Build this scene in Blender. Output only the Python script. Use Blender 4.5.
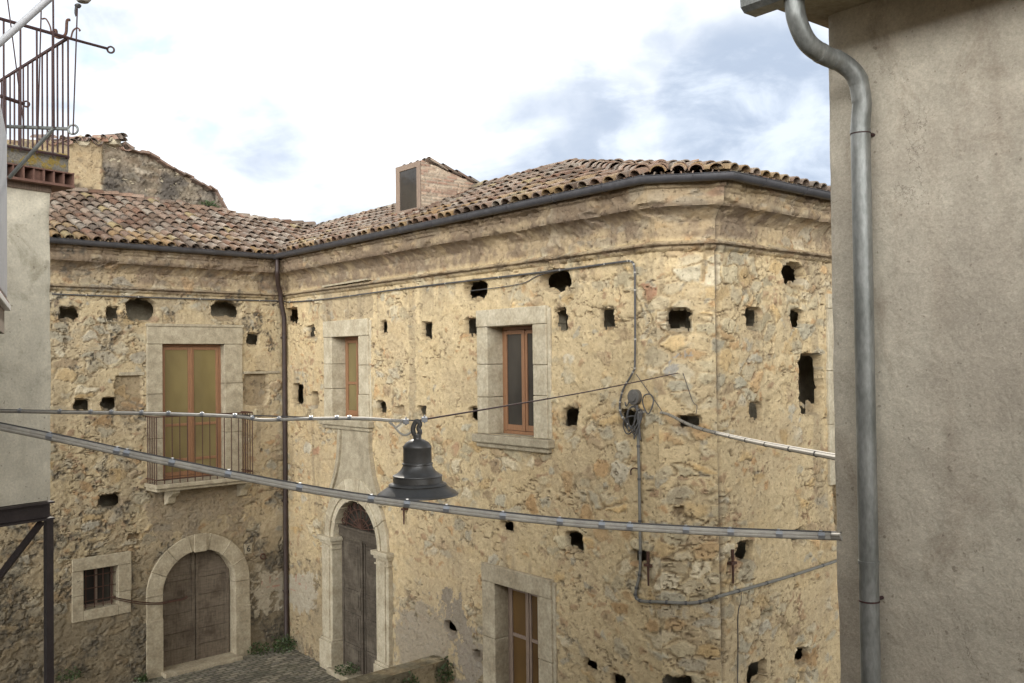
import bpy, math, random
import numpy as np
from mathutils import Vector, Matrix
random.seed(7)
for o in list(bpy.data.objects): bpy.data.objects.remove(o)
S = bpy.context.scene
C = S.collection
# ------------------------------------------------------------------ camera
F = 950.0; CX, CY = 512.0, 341.5
EYE = 5.72
PITCH = 0.0192; ROLL = 0.0118
cp, sp, cr, sr = math.cos(PITCH), math.sin(PITCH), math.cos(ROLL), math.sin(ROLL)
Fw = np.array([0, cp, sp]); R0 = np.array([1., 0, 0]); U0 = np.array([0, -sp, cp])
Rt = R0 * cr - U0 * sr; Up = U0 * cr + R0 * sr
CAM = np.array([0, 0, EYE])
cd = bpy.data.cameras.new('camera'); cam = bpy.data.objects.new('camera', cd); C.objects.link(cam)
cd.sensor_width = 36; cd.lens = F / 1024 * 36; cd.clip_start = 0.05; cd.clip_end = 2000
M = Matrix(((Rt[0], Up[0], -Fw[0], 0), (Rt[1], Up[1], -Fw[1], 0), (Rt[2], Up[2], -Fw[2], EYE), (0, 0, 0, 1)))
cam.matrix_world = M
S.camera = cam
# ------------------------------------------------------------------ light
SUN_EL, SUN_AZ = 31, -12           # degrees; azimuth measured from +Y towards +X
S.view_settings.view_transform = 'Standard'; S.view_settings.look = 'None'
S.view_settings.exposure = 0.92; S.view_settings.gamma = 1; S.view_settings.use_curve_mapping = False
sl = bpy.data.lights.new('sun', 'SUN'); sl.energy = 2.2; sl.angle = math.radians(3.0); sl.color = (1, .93, .82)
so = bpy.data.objects.new('sun', sl); C.objects.link(so)
sd = Vector((math.sin(math.radians(SUN_AZ)) * math.cos(math.radians(SUN_EL)), math.cos(math.radians(SUN_AZ)) * math.cos(math.radians(SUN_EL)), math.sin(math.radians(SUN_EL))))
so.rotation_euler = sd.to_track_quat('Z', 'Y').to_euler()
so.location = (0, 0, 40)
W = bpy.data.worlds.new('World'); S.world = W; W.use_nodes = True
nt = W.node_tree; N = nt.nodes; Lk = nt.links
N.clear()
def nd(tree, t, **kw):
    n = tree.nodes.new(t)
    for k, v in kw.items(): setattr(n, k, v)
    return n
def sky_dir(px, py):
    v = Rt * (px - CX) / F + Up * (CY - py) / F + Fw
    return v / np.linalg.norm(v)
out = nd(nt, 'ShaderNodeOutputWorld'); bg = nd(nt, 'ShaderNodeBackground'); bg.inputs[1].default_value = 0.1
Lk.new(bg.outputs[0], out.inputs[0])
sky = nd(nt, 'ShaderNodeTexSky', sky_type='NISHITA'); sky.sun_disc = False
sky.sun_elevation = math.radians(SUN_EL); sky.sun_rotation = math.radians(SUN_AZ); sky.dust_density = 1.5
tc = nd(nt, 'ShaderNodeTexCoord')
def wmath(op, a, b=None, c=None, clamp=False):
    n = nd(nt, 'ShaderNodeMath', operation=op); n.use_clamp = clamp
    for i, v in enumerate((a, b, c)):
        if v is None: continue
        if isinstance(v, (int, float)): n.inputs[i].default_value = v
        else: Lk.new(v, n.inputs[i])
    return n.outputs[0]
def wnoise(scale, detail=6, rough=.6, dist=0., off=(0, 0, 0), sc=(1, 1, 1.6)):
    mp = nd(nt, 'ShaderNodeMapping'); mp.inputs[1].default_value = off; mp.inputs[3].default_value = sc
    Lk.new(tc.outputs['Generated'], mp.inputs[0])
    n = nd(nt, 'ShaderNodeTexNoise'); n.inputs['Scale'].default_value = scale; n.inputs['Detail'].default_value = detail
    n.inputs['Roughness'].default_value = rough; n.inputs['Distortion'].default_value = dist
    Lk.new(mp.outputs[0], n.inputs[0]); return n.outputs[0]
def wramp(v, a, b):
    n = nd(nt, 'ShaderNodeMapRange', interpolation_type='SMOOTHSTEP'); n.inputs[1].default_value = a; n.inputs[2].default_value = b
    Lk.new(v, n.inputs[0]); return n.outputs[0]
def near(px, py, deg0, deg1):     # 1 near a direction of the sky, 0 beyond deg1
    d = sky_dir(px, py)
    n = nd(nt, 'ShaderNodeVectorMath', operation='DOT_PRODUCT'); Lk.new(tc.outputs['Generated'], n.inputs[0]); n.inputs[1].default_value = d
    return wramp(n.outputs['Value'], math.cos(math.radians(deg1)), math.cos(math.radians(deg0)))
def wmix(f, a, b):
    n = nd(nt, 'ShaderNodeMix', data_type='RGBA'); Lk.new(f, n.inputs[0])
    for v, i in ((a, 6), (b, 7)):
        if isinstance(v, tuple): n.inputs[i].default_value = v
        else: Lk.new(v, n.inputs[i])
    return n.outputs[2]
LOWB = 6.6; ZEN = .78
n1 = wnoise(4.2, 6, .52, .25, (3.1, .4, 0)); n2 = wnoise(2.2, 5, .55, .2, (7.3, 2.2, 1))
grey = None
for (x, y, d1_, k) in ((770, 140, 11, 1.15), (560, 160, 10, 1.15), (690, 90, 8, .55), (640, 35, 6, .7), (270, 185, 12, .85), (230, 110, 7, .6), (60, 40, 11, .62), (330, 30, 6, .3)):
    v = wmath('MULTIPLY', near(x, y, 0, d1_), k); grey = v if grey is None else wmath('MAXIMUM', grey, v)
g = wramp(wmath('ADD', grey, wmath('MULTIPLY', wmath('SUBTRACT', n1, .5), 2.2)), .15, 1.2)
# the rest of the sky: broken cloud, brightest low down opposite the sun, thinner overhead
vz = nd(nt, 'ShaderNodeSeparateXYZ'); Lk.new(tc.outputs['Generated'], vz.inputs[0])
anti = nd(nt, 'ShaderNodeVectorMath', operation='DOT_PRODUCT'); Lk.new(tc.outputs['Generated'], anti.inputs[0]); anti.inputs[1].default_value = (-.28, -.95, .15)
front = nd(nt, 'ShaderNodeVectorMath', operation='DOT_PRODUCT'); Lk.new(tc.outputs['Generated'], front.inputs[0]); front.inputs[1].default_value = (0, 1, 0)
lum = wmath('ADD', .5, wmath('MULTIPLY', wramp(front.outputs['Value'], .3, .75), .5))
sidex = nd(nt, 'ShaderNodeVectorMath', operation='DOT_PRODUCT'); Lk.new(tc.outputs['Generated'], sidex.inputs[0]); sidex.inputs[1].default_value = (.95, -.25, .15)
lum = wmath('ADD', lum, wmath('MULTIPLY', wramp(sidex.outputs['Value'], .4, .95), .7))
lum = wmath('MULTIPLY', wmath('ADD', lum, wmath('MULTIPLY', wramp(anti.outputs['Value'], .4, .95), LOWB)), wmath('SUBTRACT', 1.0, wmath('MULTIPLY', wramp(vz.outputs[2], .22, .62), ZEN)))
cover = wramp(n2, .25, .5)
shade = (2.75, 3.3, 4.2, 1)
wl = nd(nt, 'ShaderNodeVectorMath', operation='SCALE'); wl.inputs[0].default_value = (8.6, 8.7, 8.8); Lk.new(lum, wl.inputs['Scale'])
blue = nd(nt, 'ShaderNodeMix', data_type='RGBA'); blue.inputs[0].default_value = .55
Lk.new(sky.outputs[0], blue.inputs[6]); blue.inputs[7].default_value = (7., 9., 11.5, 1)
c1 = wmix(cover, blue.outputs[2], wl.outputs[0])
shade2 = wmix(wramp(wnoise(8.0, 7, .58, .4, (4, 1, 7), (1, 1, 2.2)), .36, .62), shade, (4.8, 5.3, 6.0, 1))
c2 = wmix(wmath('MULTIPLY', g, .97), c1, shade2)
gap = wmath('MULTIPLY', wmath('ADD', near(150, 70, 0, 5), near(240, 125, 0, 4), clamp=True), wramp(wnoise(9, 5, .6, .2, (1, 5, 2)), .40, .62))
c3 = wmix(wmath('MULTIPLY', gap, .85), c2, (4.0, 5.5, 6.4, 1))
Lk.new(c3, bg.inputs[0])
# ------------------------------------------------------------------ helpers
def ray(px, py):
    return Rt * (px - CX) / F + Up * (CY - py) / F + Fw
def PY(px, py, Y):                 # the point seen at a pixel at distance Y
    d = ray(px, py); return CAM + d * (Y / d[1])
def PZ(px, py, z):
    d = ray(px, py); return CAM + d * ((z - EYE) / d[2])
def tag(o, label=None, cat=None, group=None, kind=None):
    if label: o['label'] = label
    if cat: o['category'] = cat
    if group: o['group'] = group
    if kind: o['kind'] = kind
    return o
def empty(name, loc, label, cat, group=None):
    o = bpy.data.objects.new(name, None); C.objects.link(o); o.location = loc; o.empty_display_size = .2
    return tag(o, label, cat, group)
def worldloc(o):
    v = Vector((0, 0, 0))
    while o is not None: v += Vector(o.location); o = o.parent
    return np.array(v)
def mesh_obj(name, verts, faces, mat, parent=None, cols=None, smooth=False, loc=None):
    verts = np.asarray(verts, float).reshape(-1, 3)
    off = worldloc(parent) if parent is not None else (np.asarray(loc, float) if loc is not None else np.zeros(3))
    me = bpy.data.meshes.new(name)
    v = verts - off
    if isinstance(faces, np.ndarray):
        nf, k = faces.shape
        me.vertices.add(len(v)); me.vertices.foreach_set('co', v.astype(np.float32).ravel())
        me.loops.add(nf * k); me.loops.foreach_set('vertex_index', faces.astype(np.int32).ravel())
        me.polygons.add(nf); me.polygons.foreach_set('loop_start', np.arange(0, nf * k, k, dtype=np.int32))
        me.update(calc_edges=True); me.validate()
    else:
        me.from_pydata([tuple(p) for p in v], [], faces); me.validate()
    if cols is not None:
        a = me.color_attributes.new('Col', 'FLOAT_COLOR', 'POINT')
        cc = np.ones((len(v), 4), np.float32); cc[:, :3] = np.asarray(cols, np.float32).reshape(-1, 3)
        a.data.foreach_set('color', cc.ravel())
    if smooth: me.polygons.foreach_set('use_smooth', np.ones(len(me.polygons), dtype=bool))
    me.materials.append(mat)
    o = bpy.data.objects.new(name, me); C.objects.link(o)
    if parent is not None: o.parent = parent
    elif loc is not None: o.location = loc
    return o
class MB:
    def __init__(s): s.v = []; s.f = []; s.c = []
    def add(s, vs, fs, col=None):
        b = len(s.v); s.v += [np.asarray(p, float) for p in vs]; s.f += [tuple(i + b for i in f) for f in fs]
        s.c += [col if col is not None else (.5, .5, .5)] * len(vs); return s
    def hexa(s, p, col=None):      # 8 points: bottom ring then top ring
        return s.add(p, [(3, 2, 1, 0), (4, 5, 6, 7), (0, 1, 5, 4), (1, 2, 6, 5), (2, 3, 7, 6), (3, 0, 4, 7)], col)
    def prism(s, poly, vec, col=None):
        n = len(poly); poly = [np.asarray(p, float) for p in poly]; vec = np.asarray(vec, float)
        vs = poly + [p + vec for p in poly]
        fs = [tuple(range(n))[::-1], tuple(range(n, 2 * n))] + [(i, (i + 1) % n, n + (i + 1) % n, n + i) for i in range(n)]
        return s.add(vs, fs, col)
    def tube(s, pts, r, seg=8, col=None, cap=True):
        pts = [np.asarray(p, float) for p in pts]; n = len(pts); vs = []; fs = []
        up = np.array([0.13, .21, 1.])
        for i, p in enumerate(pts):
            t = pts[min(i + 1, n - 1)] - pts[max(i - 1, 0)]; t = t / (np.linalg.norm(t) + 1e-12)
            if i == 0:
                a = np.cross(t, up); a /= np.linalg.norm(a)
            else:
                a = a - t * np.dot(a, t); a /= np.linalg.norm(a) + 1e-12
            b = np.cross(t, a); rr = r[i] if hasattr(r, '__len__') else r
            for k in range(seg):
                th = 2 * math.pi * k / seg; vs.append(p + (a * math.cos(th) + b * math.sin(th)) * rr)
        for i in range(n - 1):
            for k in range(seg):
                k2 = (k + 1) % seg; fs.append((i * seg + k, i * seg + k2, (i + 1) * seg + k2, (i + 1) * seg + k))
        if cap: fs += [tuple(range(seg))[::-1], tuple(range((n - 1) * seg, n * seg))]
        return s.add(vs, fs, col)
    def lathe(s, prof, c, seg=48, col=None):
        vs = []; fs = []; n = len(prof); c = np.asarray(c, float)
        for (r, z) in prof:
            for k in range(seg):
                th = 2 * math.pi * k / seg; vs.append(c + np.array([r * math.cos(th), r * math.sin(th), z]))
        for i in range(n - 1):
            for k in range(seg):
                k2 = (k + 1) % seg; fs.append((i * seg + k, i * seg + k2, (i + 1) * seg + k2, (i + 1) * seg + k))
        return s.add(vs, fs, col)
    def ring(s, c, nrm, R, r, seg=20, seg2=6):
        c = np.asarray(c, float); nrm = np.asarray(nrm, float); nrm /= np.linalg.norm(nrm)
        a = np.cross(nrm, [0.1, .2, 1]); a /= np.linalg.norm(a); b = np.cross(nrm, a)
        pts = [c + (a * math.cos(2 * math.pi * k / seg) + b * math.sin(2 * math.pi * k / seg)) * R for k in range(seg + 1)]
        return s.tube(pts, r, seg2, cap=False)
    def build(s, name, mat, parent=None, smooth=False, loc=None, cols=False, bevel=0):
        o = mesh_obj(name, s.v, s.f, mat, parent, s.c if cols else None, smooth, loc)
        if smooth:
            o.data.set_sharp_from_angle(angle=math.radians(40))
        if bevel:
            m = o.modifiers.new('bevel', 'BEVEL'); m.width = bevel; m.segments = 2; m.limit_method = 'ANGLE'
        return o
def spline(pts, n=10):
    pts = [np.asarray(p, float) for p in pts]; o = []
    for i in range(len(pts) - 1):
        p0 = pts[max(i - 1, 0)]; p1 = pts[i]; p2 = pts[i + 1]; p3 = pts[min(i + 2, len(pts) - 1)]
        for k in range(n):
            t = k / n; o.append(.5 * ((2 * p1) + (-p0 + p2) * t + (2 * p0 - 5 * p1 + 4 * p2 - p3) * t * t + (-p0 + 3 * p1 - 3 * p2 + p3) * t ** 3))
    return o + [pts[-1]]
# numpy noise
def h2(ix, iy, seed):
    n = (ix.astype(np.int64) * 374761393 + iy.astype(np.int64) * 668265263 + seed * 1442695041) & 0xffffffff
    n = ((n ^ (n >> 13)) * 1274126177) & 0xffffffff
    n = ((n ^ (n >> 16)) * 2246822519) & 0xffffffff
    n = n ^ (n >> 15)
    return (n & 0xffffff) / float(0x1000000)
def vn(x, y, seed=0):
    ix = np.floor(x); iy = np.floor(y); fx = x - ix; fy = y - iy
    fx = fx * fx * fx * (fx * (fx * 6 - 15) + 10); fy = fy * fy * fy * (fy * (fy * 6 - 15) + 10)
    a = h2(ix, iy, seed); b = h2(ix + 1, iy, seed); c = h2(ix, iy + 1, seed); d = h2(ix + 1, iy + 1, seed)
    return a + (b - a) * fx + (c - a) * fy + (a - b - c + d) * fx * fy
def fbm(x, y, o=4, seed=0, g=.5):
    t = 0; a = 1; n = 0; cth, sth = math.cos(.6), math.sin(.6)
    for i in range(o):
        t = t + a * vn(x, y, seed + i * 17); n += a; a *= g
        x, y = (x * cth - y * sth) * 2.03 + 5.2, (x * sth + y * cth) * 2.03 + 1.7
    return t / n
def ss(a, b, x):
    t = np.clip((x - a) / (b - a), 0, 1); return t * t * (3 - 2 * t)
def cells(x, y, seed, jit=.8):
    ix = np.floor(x); iy = np.floor(y)
    f1 = np.full(x.shape, 9.); f2 = np.full(x.shape, 9.); idx = np.zeros_like(x); idy = np.zeros_like(x)
    for dy in (-1, 0, 1):
        for dx in (-1, 0, 1):
            cx = ix + dx; cy = iy + dy
            sh = .5 * (np.mod(cy, 2))
            qx = cx + .5 + (h2(cx, cy, seed) - .5) * jit + sh - .25
            qy = cy + .5 + (h2(cx, cy, seed + 5) - .5) * jit
            d = (np.abs(qx - x) ** 2.6 + np.abs(qy - y) ** 2.6) ** (1 / 2.6)
            m = d < f1
            f2 = np.where(m, f1, np.minimum(f2, d)); f1 = np.where(m, d, f1)
            idx = np.where(m, cx, idx); idy = np.where(m, cy, idy)
    return f1, f2, idx, idy
def inpoly(x, y, poly):
    r = np.zeros(x.shape, bool); n = len(poly)
    for i in range(n):
        x0, y0 = poly[i]; x1, y1 = poly[(i + 1) % n]
        if y0 == y1: continue
        c = ((y0 > y) != (y1 > y)) & (x < (x1 - x0) * (y - y0) / (y1 - y0) + x0); r ^= c
    return r
# ------------------------------------------------------------------ materials
def newmat(name):
    m = bpy.data.materials.new(name); m.use_nodes = True; t = m.node_tree
    return m, t, t.nodes['Principled BSDF']
def tnoise(t, scale, detail=4, rough=.6, sc=None, dist=0):
    tcn = t.nodes.get('TC') or nd(t, 'ShaderNodeTexCoord', name='TC')
    src = tcn.outputs['Object']
    if sc:
        mp = nd(t, 'ShaderNodeMapping'); mp.inputs[3].default_value = sc; t.links.new(src, mp.inputs[0]); src = mp.outputs[0]
    n = nd(t, 'ShaderNodeTexNoise'); n.inputs['Scale'].default_value = scale; n.inputs['Detail'].default_value = detail
    n.inputs['Roughness'].default_value = rough; n.inputs['Distortion'].default_value = dist
    t.links.new(src, n.inputs[0]); return n.outputs[0]
def tramp(t, v, a, b, lo=0., hi=1.):
    n = nd(t, 'ShaderNodeMapRange'); n.inputs[1].default_value = a; n.inputs[2].default_value = b
    n.inputs[3].default_value = lo; n.inputs[4].default_value = hi; t.links.new(v, n.inputs[0]); return n.outputs[0]
def tmix(t, f, a, b, mode='MIX'):
    n = nd(t, 'ShaderNodeMix', data_type='RGBA', blend_type=mode)
    if isinstance(f, (int, float)): n.inputs[0].default_value = f
    else: t.links.new(f, n.inputs[0])
    for v, i in ((a, 6), (b, 7)):
        if isinstance(v, tuple): n.inputs[i].default_value = (*v, 1) if len(v) == 3 else v
        else: t.links.new(v, n.inputs[i])
    return n.outputs[2]
def tbump(t, bsdf, h, dist, strength=1.0, prev=None):
    b = nd(t, 'ShaderNodeBump'); b.inputs['Distance'].default_value = dist; b.inputs['Strength'].default_value = strength
    t.links.new(h, b.inputs['Height'])
    if prev is not None: t.links.new(prev, b.inputs['Normal'])
    t.links.new(b.outputs[0], bsdf.inputs['Normal']); return b.outputs[0]
def mat_attr(name, rough=.95, scale=45, var=.3, bump=.004, spec=.2):
    m, t, b = newmat(name)
    at = nd(t, 'ShaderNodeVertexColor'); at.layer_name = 'Col'
    n = tnoise(t, scale, 6, .65); n2_ = tnoise(t, scale * 4, 3, .7)
    c = tmix(t, 1., at.outputs[0], tmix(t, tramp(t, n, .3, .7), (1 - var,) * 3, (1 + var * .6,) * 3), 'MULTIPLY')
    c = tmix(t, 1., c, tmix(t, tramp(t, n2_, .3, .7), (1 - var * .6,) * 3, (1 + var * .4,) * 3), 'MULTIPLY')
    t.links.new(c, b.inputs['Base Color']); b.inputs['Roughness'].default_value = rough; b.inputs['Specular IOR Level'].default_value = spec
    p = tbump(t, b, n, bump * 2); tbump(t, b, n2_, bump * .6, 1, p)
    return m
def mat_plain(name, col, rough=.7, metal=0., var=.25, scale=18, bump=.002, col2=None, sc=None, spec=.4, thr=(.35, .65)):
    m, t, b = newmat(name)
    n = tnoise(t, scale, 6, .62, sc); nf = tnoise(t, scale * 6, 3, .6, sc)
    c2 = col2 or tuple(x * (1 - var) for x in col)
    c = tmix(t, tramp(t, n, *thr), col, c2)
    c = tmix(t, 1., c, tmix(t, tramp(t, nf, .3, .7), (1 - var * .5,) * 3, (1 + var * .4,) * 3), 'MULTIPLY')
    t.links.new(c, b.inputs['Base Color']); b.inputs['Roughness'].default_value = rough; b.inputs['Metallic'].default_value = metal
    b.inputs['Specular IOR Level'].default_value = spec
    if bump:
        p = tbump(t, b, n, bump * 2); tbump(t, b, nf, bump * .6, 1, p)
    return m
MT = {}
def mat_wall(name):
    m, t, b = newmat(name)
    at = nd(t, 'ShaderNodeVertexColor'); at.layer_name = 'Col'
    a1 = tnoise(t, 13, 9, .70, (1, 1, 1.3)); a2 = tnoise(t, 42, 6, .7); sp1 = tnoise(t, 26, 3, .55); sp2 = tnoise(t, 21, 4, .6, (1, 1, 1.6))
    c = tmix(t, 1., at.outputs[0], tmix(t, tramp(t, a1, .33, .67), (.84, .82, .79), (1.11, 1.115, 1.12)), 'MULTIPLY')
    c = tmix(t, 1., c, tmix(t, tramp(t, a2, .3, .7), (.88,) * 3, (1.09,) * 3), 'MULTIPLY')
    c = tmix(t, tramp(t, sp1, .66, .73, 0, .6), c, (.13, .10, .065))
    c = tmix(t, tramp(t, sp2, .64, .74, 0, .45), c, (.60, .49, .30))
    t.links.new(c, b.inputs['Base Color']); b.inputs['Roughness'].default_value = .97; b.inputs['Specular IOR Level'].default_value = .15
    inv = nd(t, 'ShaderNodeMath', operation='MULTIPLY'); inv.inputs[1].default_value = -1; t.links.new(tramp(t, sp1, .60, .72), inv.inputs[0])
    p = tbump(t, b, a1, .014); p = tbump(t, b, a2, .006, 1, p); tbump(t, b, inv.outputs[0], .012, 1, p)
    return m
MT['wall'] = mat_wall('rubble_wall')
MT['tile'] = mat_attr('clay_tile', .85, 40, .4, .004, .3)
t_ = MT['tile'].node_tree; b_ = t_.nodes['Principled BSDF']; src_ = b_.inputs['Base Color'].links[0].from_socket
n_a = tnoise(t_, 1.6, 8, .72, None, .4); n_b = tnoise(t_, 7, 6, .75)
c_ = tmix(t_, tramp(t_, n_a, .50, .62, 0, .62), src_, (.13, .108, .085)); c_ = tmix(t_, tramp(t_, n_b, .58, .68, 0, .5), c_, (.36, .33, .27)); c_ = tmix(t_, tramp(t_, n_b, .30, .38, .55, 0), c_, (.08, .065, .05))
t_.links.new(c_, b_.inputs['Base Color'])
MT['cobble'] = mat_attr('cobble', .8, 40, .3, .003)
MT['stone'] = mat_plain('dressed_stone', (.44, .375, .26), .9, 0, .45, 4, .006, (.30, .245, .16))
MT['stone_gold'] = mat_plain('pale_dressed_stone', (.50, .435, .31), .9, 0, .4, 4, .006, (.36, .30, .20))
MT['stone_dark'] = mat_plain('weathered_stone', (.42, .36, .25), .95, 0, .35, 7, .006, (.27, .225, .15))
MT['gutter'] = mat_plain('brown_metal', (.085, .082, .085), .45, .3, .3, 6, .0005)
MT['brownpipe'] = mat_plain('dark_brown_pipe', (.05, .032, .026), .5, .1, .3, 6, .0005)
MT['iron'] = mat_plain('rusty_iron', (.055, .032, .024), .75, .3, .4, 40, .001, (.11, .05, .03))
MT['iron_red'] = mat_plain('rusted_red_iron', (.045, .027, .028), .7, .3, .4, 40, .001, (.08, .04, .034))
MT['steel_beam'] = mat_plain('brown_painted_steel', (.045, .032, .028), .6, .2, .3, 8, .001)
MT['zinc'] = mat_plain('galvanised_zinc', (.28, .285, .265), .42, .45, .35, 14, .0015, (.17, .175, .16), (1, 1, .35))
MT['white_metal'] = mat_plain('white_paint', (.45, .45, .455), .5, .0, .12, 10, .0005)
MT['lamp'] = mat_plain('lamp_paint', (.085, .082, .076), .36, .35, .2, 6, .0004)
MT['cable_grey'] = mat_plain('grey_sheath', (.40, .37, .31), .55, 0, .2, 12, .0004, (.30, .28, .24))
MT['cable_dark'] = mat_plain('dark_sheath', (.09, .085, .08), .6, 0, .25, 14, .0004)
MT['clip'] = mat_plain('cable_clip', (.34, .35, .36), .4, .6, .15, 20, 0)
MT['wood_orange'] = mat_plain('varnished_wood', (.30, .15, .07), .5, 0, .45, 6, .001, (.19, .095, .05), (30, 30, 1.5))
MT['wood_worn'] = mat_plain('worn_wood', (.27, .20, .14), .75, 0, .45, 5, .002, (.15, .10, .075), (30, 30, 1.5))
MT['plaster_patch'] = mat_plain('cement', (.30, .29, .26), .95, 0, .2, 12, .002)
MT['leaf'] = mat_plain('leaf', (.06, .085, .025), .6, 0, .4, 30, 0, (.035, .055, .018))
MT['dark'] = mat_plain('dark_room', (.03, .026, .022), .9, 0, .2, 4, 0)
def mat_pane(name, a, b_):
    m, t, b = newmat(name)
    n = tnoise(t, 2.2, 3, .5, (1, 1, .5)); c = tmix(t, tramp(t, n, .35, .65), a, b_)
    t.links.new(c, b.inputs['Base Color']); b.inputs['Roughness'].default_value = .12; b.inputs['Specular IOR Level'].default_value = .5
    tbump(t, b, tnoise(t, 5, 2), .004)
    return m
MT['pane_ochre'] = mat_pane('curtained_glass', (.20, .155, .065), (.15, .115, .05))
MT['pane_dark'] = mat_pane('dark_glass', (.03, .027, .024), (.055, .048, .04))
MT['pane_brown'] = mat_pane('brown_board', (.125, .07, .024), (.085, .048, .02))
def mat_plaster(name, base, c2, c3, seedoff=0., rough=.93):
    m, t, b = newmat(name)
    big = tnoise(t, .9, 7, .62, None, .8); mid = tnoise(t, 5.5, 6, .65); fine = tnoise(t, 60, 4, .65); spot = tnoise(t, 3.4, 8, .72, (1, 1, .7), .6); pit = tnoise(t, 30, 2, .5); run = tnoise(t, 3.0, 5, .6, (1.6, 1.6, .12))
    light = tnoise(t, 1.7, 7, .68, (1, 1, 1.3), .5)
    c = tmix(t, tramp(t, big, .38, .60), base, c2)
    c = tmix(t, tramp(t, light, .54, .66, 0, .6), c, tuple(x * 1.14 for x in base))
    c = tmix(t, tramp(t, spot, .55, .68, 0, .75), c, c3)
    c = tmix(t, tramp(t, run, .58, .75, 0, .45), c, c3)
    c = tmix(t, 1., c, tmix(t, tramp(t, mid, .3, .7), (.84,) * 3, (1.1,) * 3), 'MULTIPLY')
    c = tmix(t, 1., c, tmix(t, tramp(t, fine, .3, .7), (.86,) * 3, (1.1,) * 3), 'MULTIPLY')
    c = tmix(t, tramp(t, pit, .69, .74, 0, .55), c, (.14, .11, .08))
    t.links.new(c, b.inputs['Base Color']); b.inputs['Roughness'].default_value = rough; b.inputs['Specular IOR Level'].default_value = .15
    p = tbump(t, b, mid, .014); p = tbump(t, b, fine, .003, 1, p); p = tbump(t, b, spot, .006, 1, p)
    return m
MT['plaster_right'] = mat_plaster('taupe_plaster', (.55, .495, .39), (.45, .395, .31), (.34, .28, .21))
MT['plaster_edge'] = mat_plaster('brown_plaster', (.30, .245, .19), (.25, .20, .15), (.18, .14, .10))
t_ = MT['plaster_right'].node_tree; b_ = t_.nodes['Principled BSDF']; src_ = b_.inputs['Base Color'].links[0].from_socket
vo = nd(t_, 'ShaderNodeTexVoronoi', feature='DISTANCE_TO_EDGE'); vo.inputs['Scale'].default_value = 1.1
va = nd(t_, 'ShaderNodeVectorMath', operation='ADD'); nz_c = nd(t_, 'ShaderNodeTexNoise'); nz_c.inputs['Scale'].default_value = 3.5; nz_c.inputs['Detail'].default_value = 7; nz_c.inputs['Roughness'].default_value = .65
t_.links.new(t_.nodes['TC'].outputs['Object'], nz_c.inputs[0]); t_.links.new(t_.nodes['TC'].outputs['Object'], va.inputs[0])
vs_ = nd(t_, 'ShaderNodeVectorMath', operation='SCALE'); vs_.inputs['Scale'].default_value = .9; t_.links.new(nz_c.outputs['Color'], vs_.inputs[0]); t_.links.new(vs_.outputs[0], va.inputs[1]); t_.links.new(va.outputs[0], vo.inputs[0])
ck = nd(t_, 'ShaderNodeMath', operation='MULTIPLY'); t_.links.new(tramp(t_, vo.outputs['Distance'], .0, .006, .8, 0), ck.inputs[0]); t_.links.new(tramp(t_, tnoise(t_, 1.3, 4), .50, .60), ck.inputs[1])
c_ = tmix(t_, ck.outputs[0], src_, (.14, .115, .085))
grain = tnoise(t_, 130, 3, .6); c_ = tmix(t_, 1., c_, tmix(t_, tramp(t_, grain, .3, .7), (.9,) * 3, (1.07,) * 3), 'MULTIPLY')
t_.links.new(c_, b_.inputs['Base Color'])
MT['plaster_strip'] = mat_plaster('strip_plaster', (.43, .365, .29), (.36, .30, .235), (.27, .215, .165))
MT['plaster_left'] = mat_plaster('cream_plaster', (.63, .57, .44), (.53, .48, .37), (.33, .29, .205))
def mat_door(name, a, b_, c_):
    m, t, b = newmat(name)
    n = tnoise(t, 4, 6, .65, (1.5, 1.5, 9)); n2_ = tnoise(t, 2.5, 5, .6); n3 = tnoise(t, 40, 4, .6, (1, 1, .15))
    c = tmix(t, tramp(t, n, .35, .65), a, b_); c = tmix(t, tramp(t, n2_, .48, .68), c, c_)
    c = tmix(t, 1., c, tmix(t, tramp(t, n3, .3, .7), (.75,) * 3, (1.15,) * 3), 'MULTIPLY')
    t.links.new(c, b.inputs['Base Color']); b.inputs['Roughness'].default_value = .85; b.inputs['Specular IOR Level'].default_value = .2
    tbump(t, b, n3, .003); return m
MT['door_grey'] = mat_door('grey_weathered_planks', (.20, .16, .115), (.14, .11, .08), (.085, .064, .046))
MT['door_dark'] = mat_door('dark_weathered_wood', (.10, .08, .058), (.062, .05, .037), (.15, .125, .092))
# ------------------------------------------------------------------ building plan
ZM = EYE + 1.35                    # height of the string moulding
ZT = ZM + .73
c0 = PZ(52, 286.2, ZM)[:2]; c1 = PZ(284, 296, ZM)[:2]; c2_ = PZ(656, 246, ZM)[:2]; c3_ = PZ(714, 244, ZM)[:2]; c4 = PZ(832, 258.5, ZM)[:2]
def un(v): v = np.asarray(v, float); return v / np.linalg.norm(v)
eL = un(c1 - c0); c0 = c0 - eL * 3.2
eR = un(c4 - c3_); c4 = c4 + eR * 1.6
corners = [c0, c1, c2_, c3_, c4]
es = [un(corners[i + 1] - corners[i]) for i in range(4)]
ns = [np.array([e[1], -e[0]]) for e in es]
def mit(i):
    if i == 0: return ns[0]
    if i == 4: return ns[3]
    return (ns[i - 1] + ns[i]) / (1 + np.dot(ns[i - 1], ns[i]))
mits = [mit(i) for i in range(5)]
LEN = [np.linalg.norm(corners[i + 1] - corners[i]) for i in range(4)]
print('PLAN', [c.round(2).tolist() for c in corners], [round(l, 2) for l in LEN])
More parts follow.
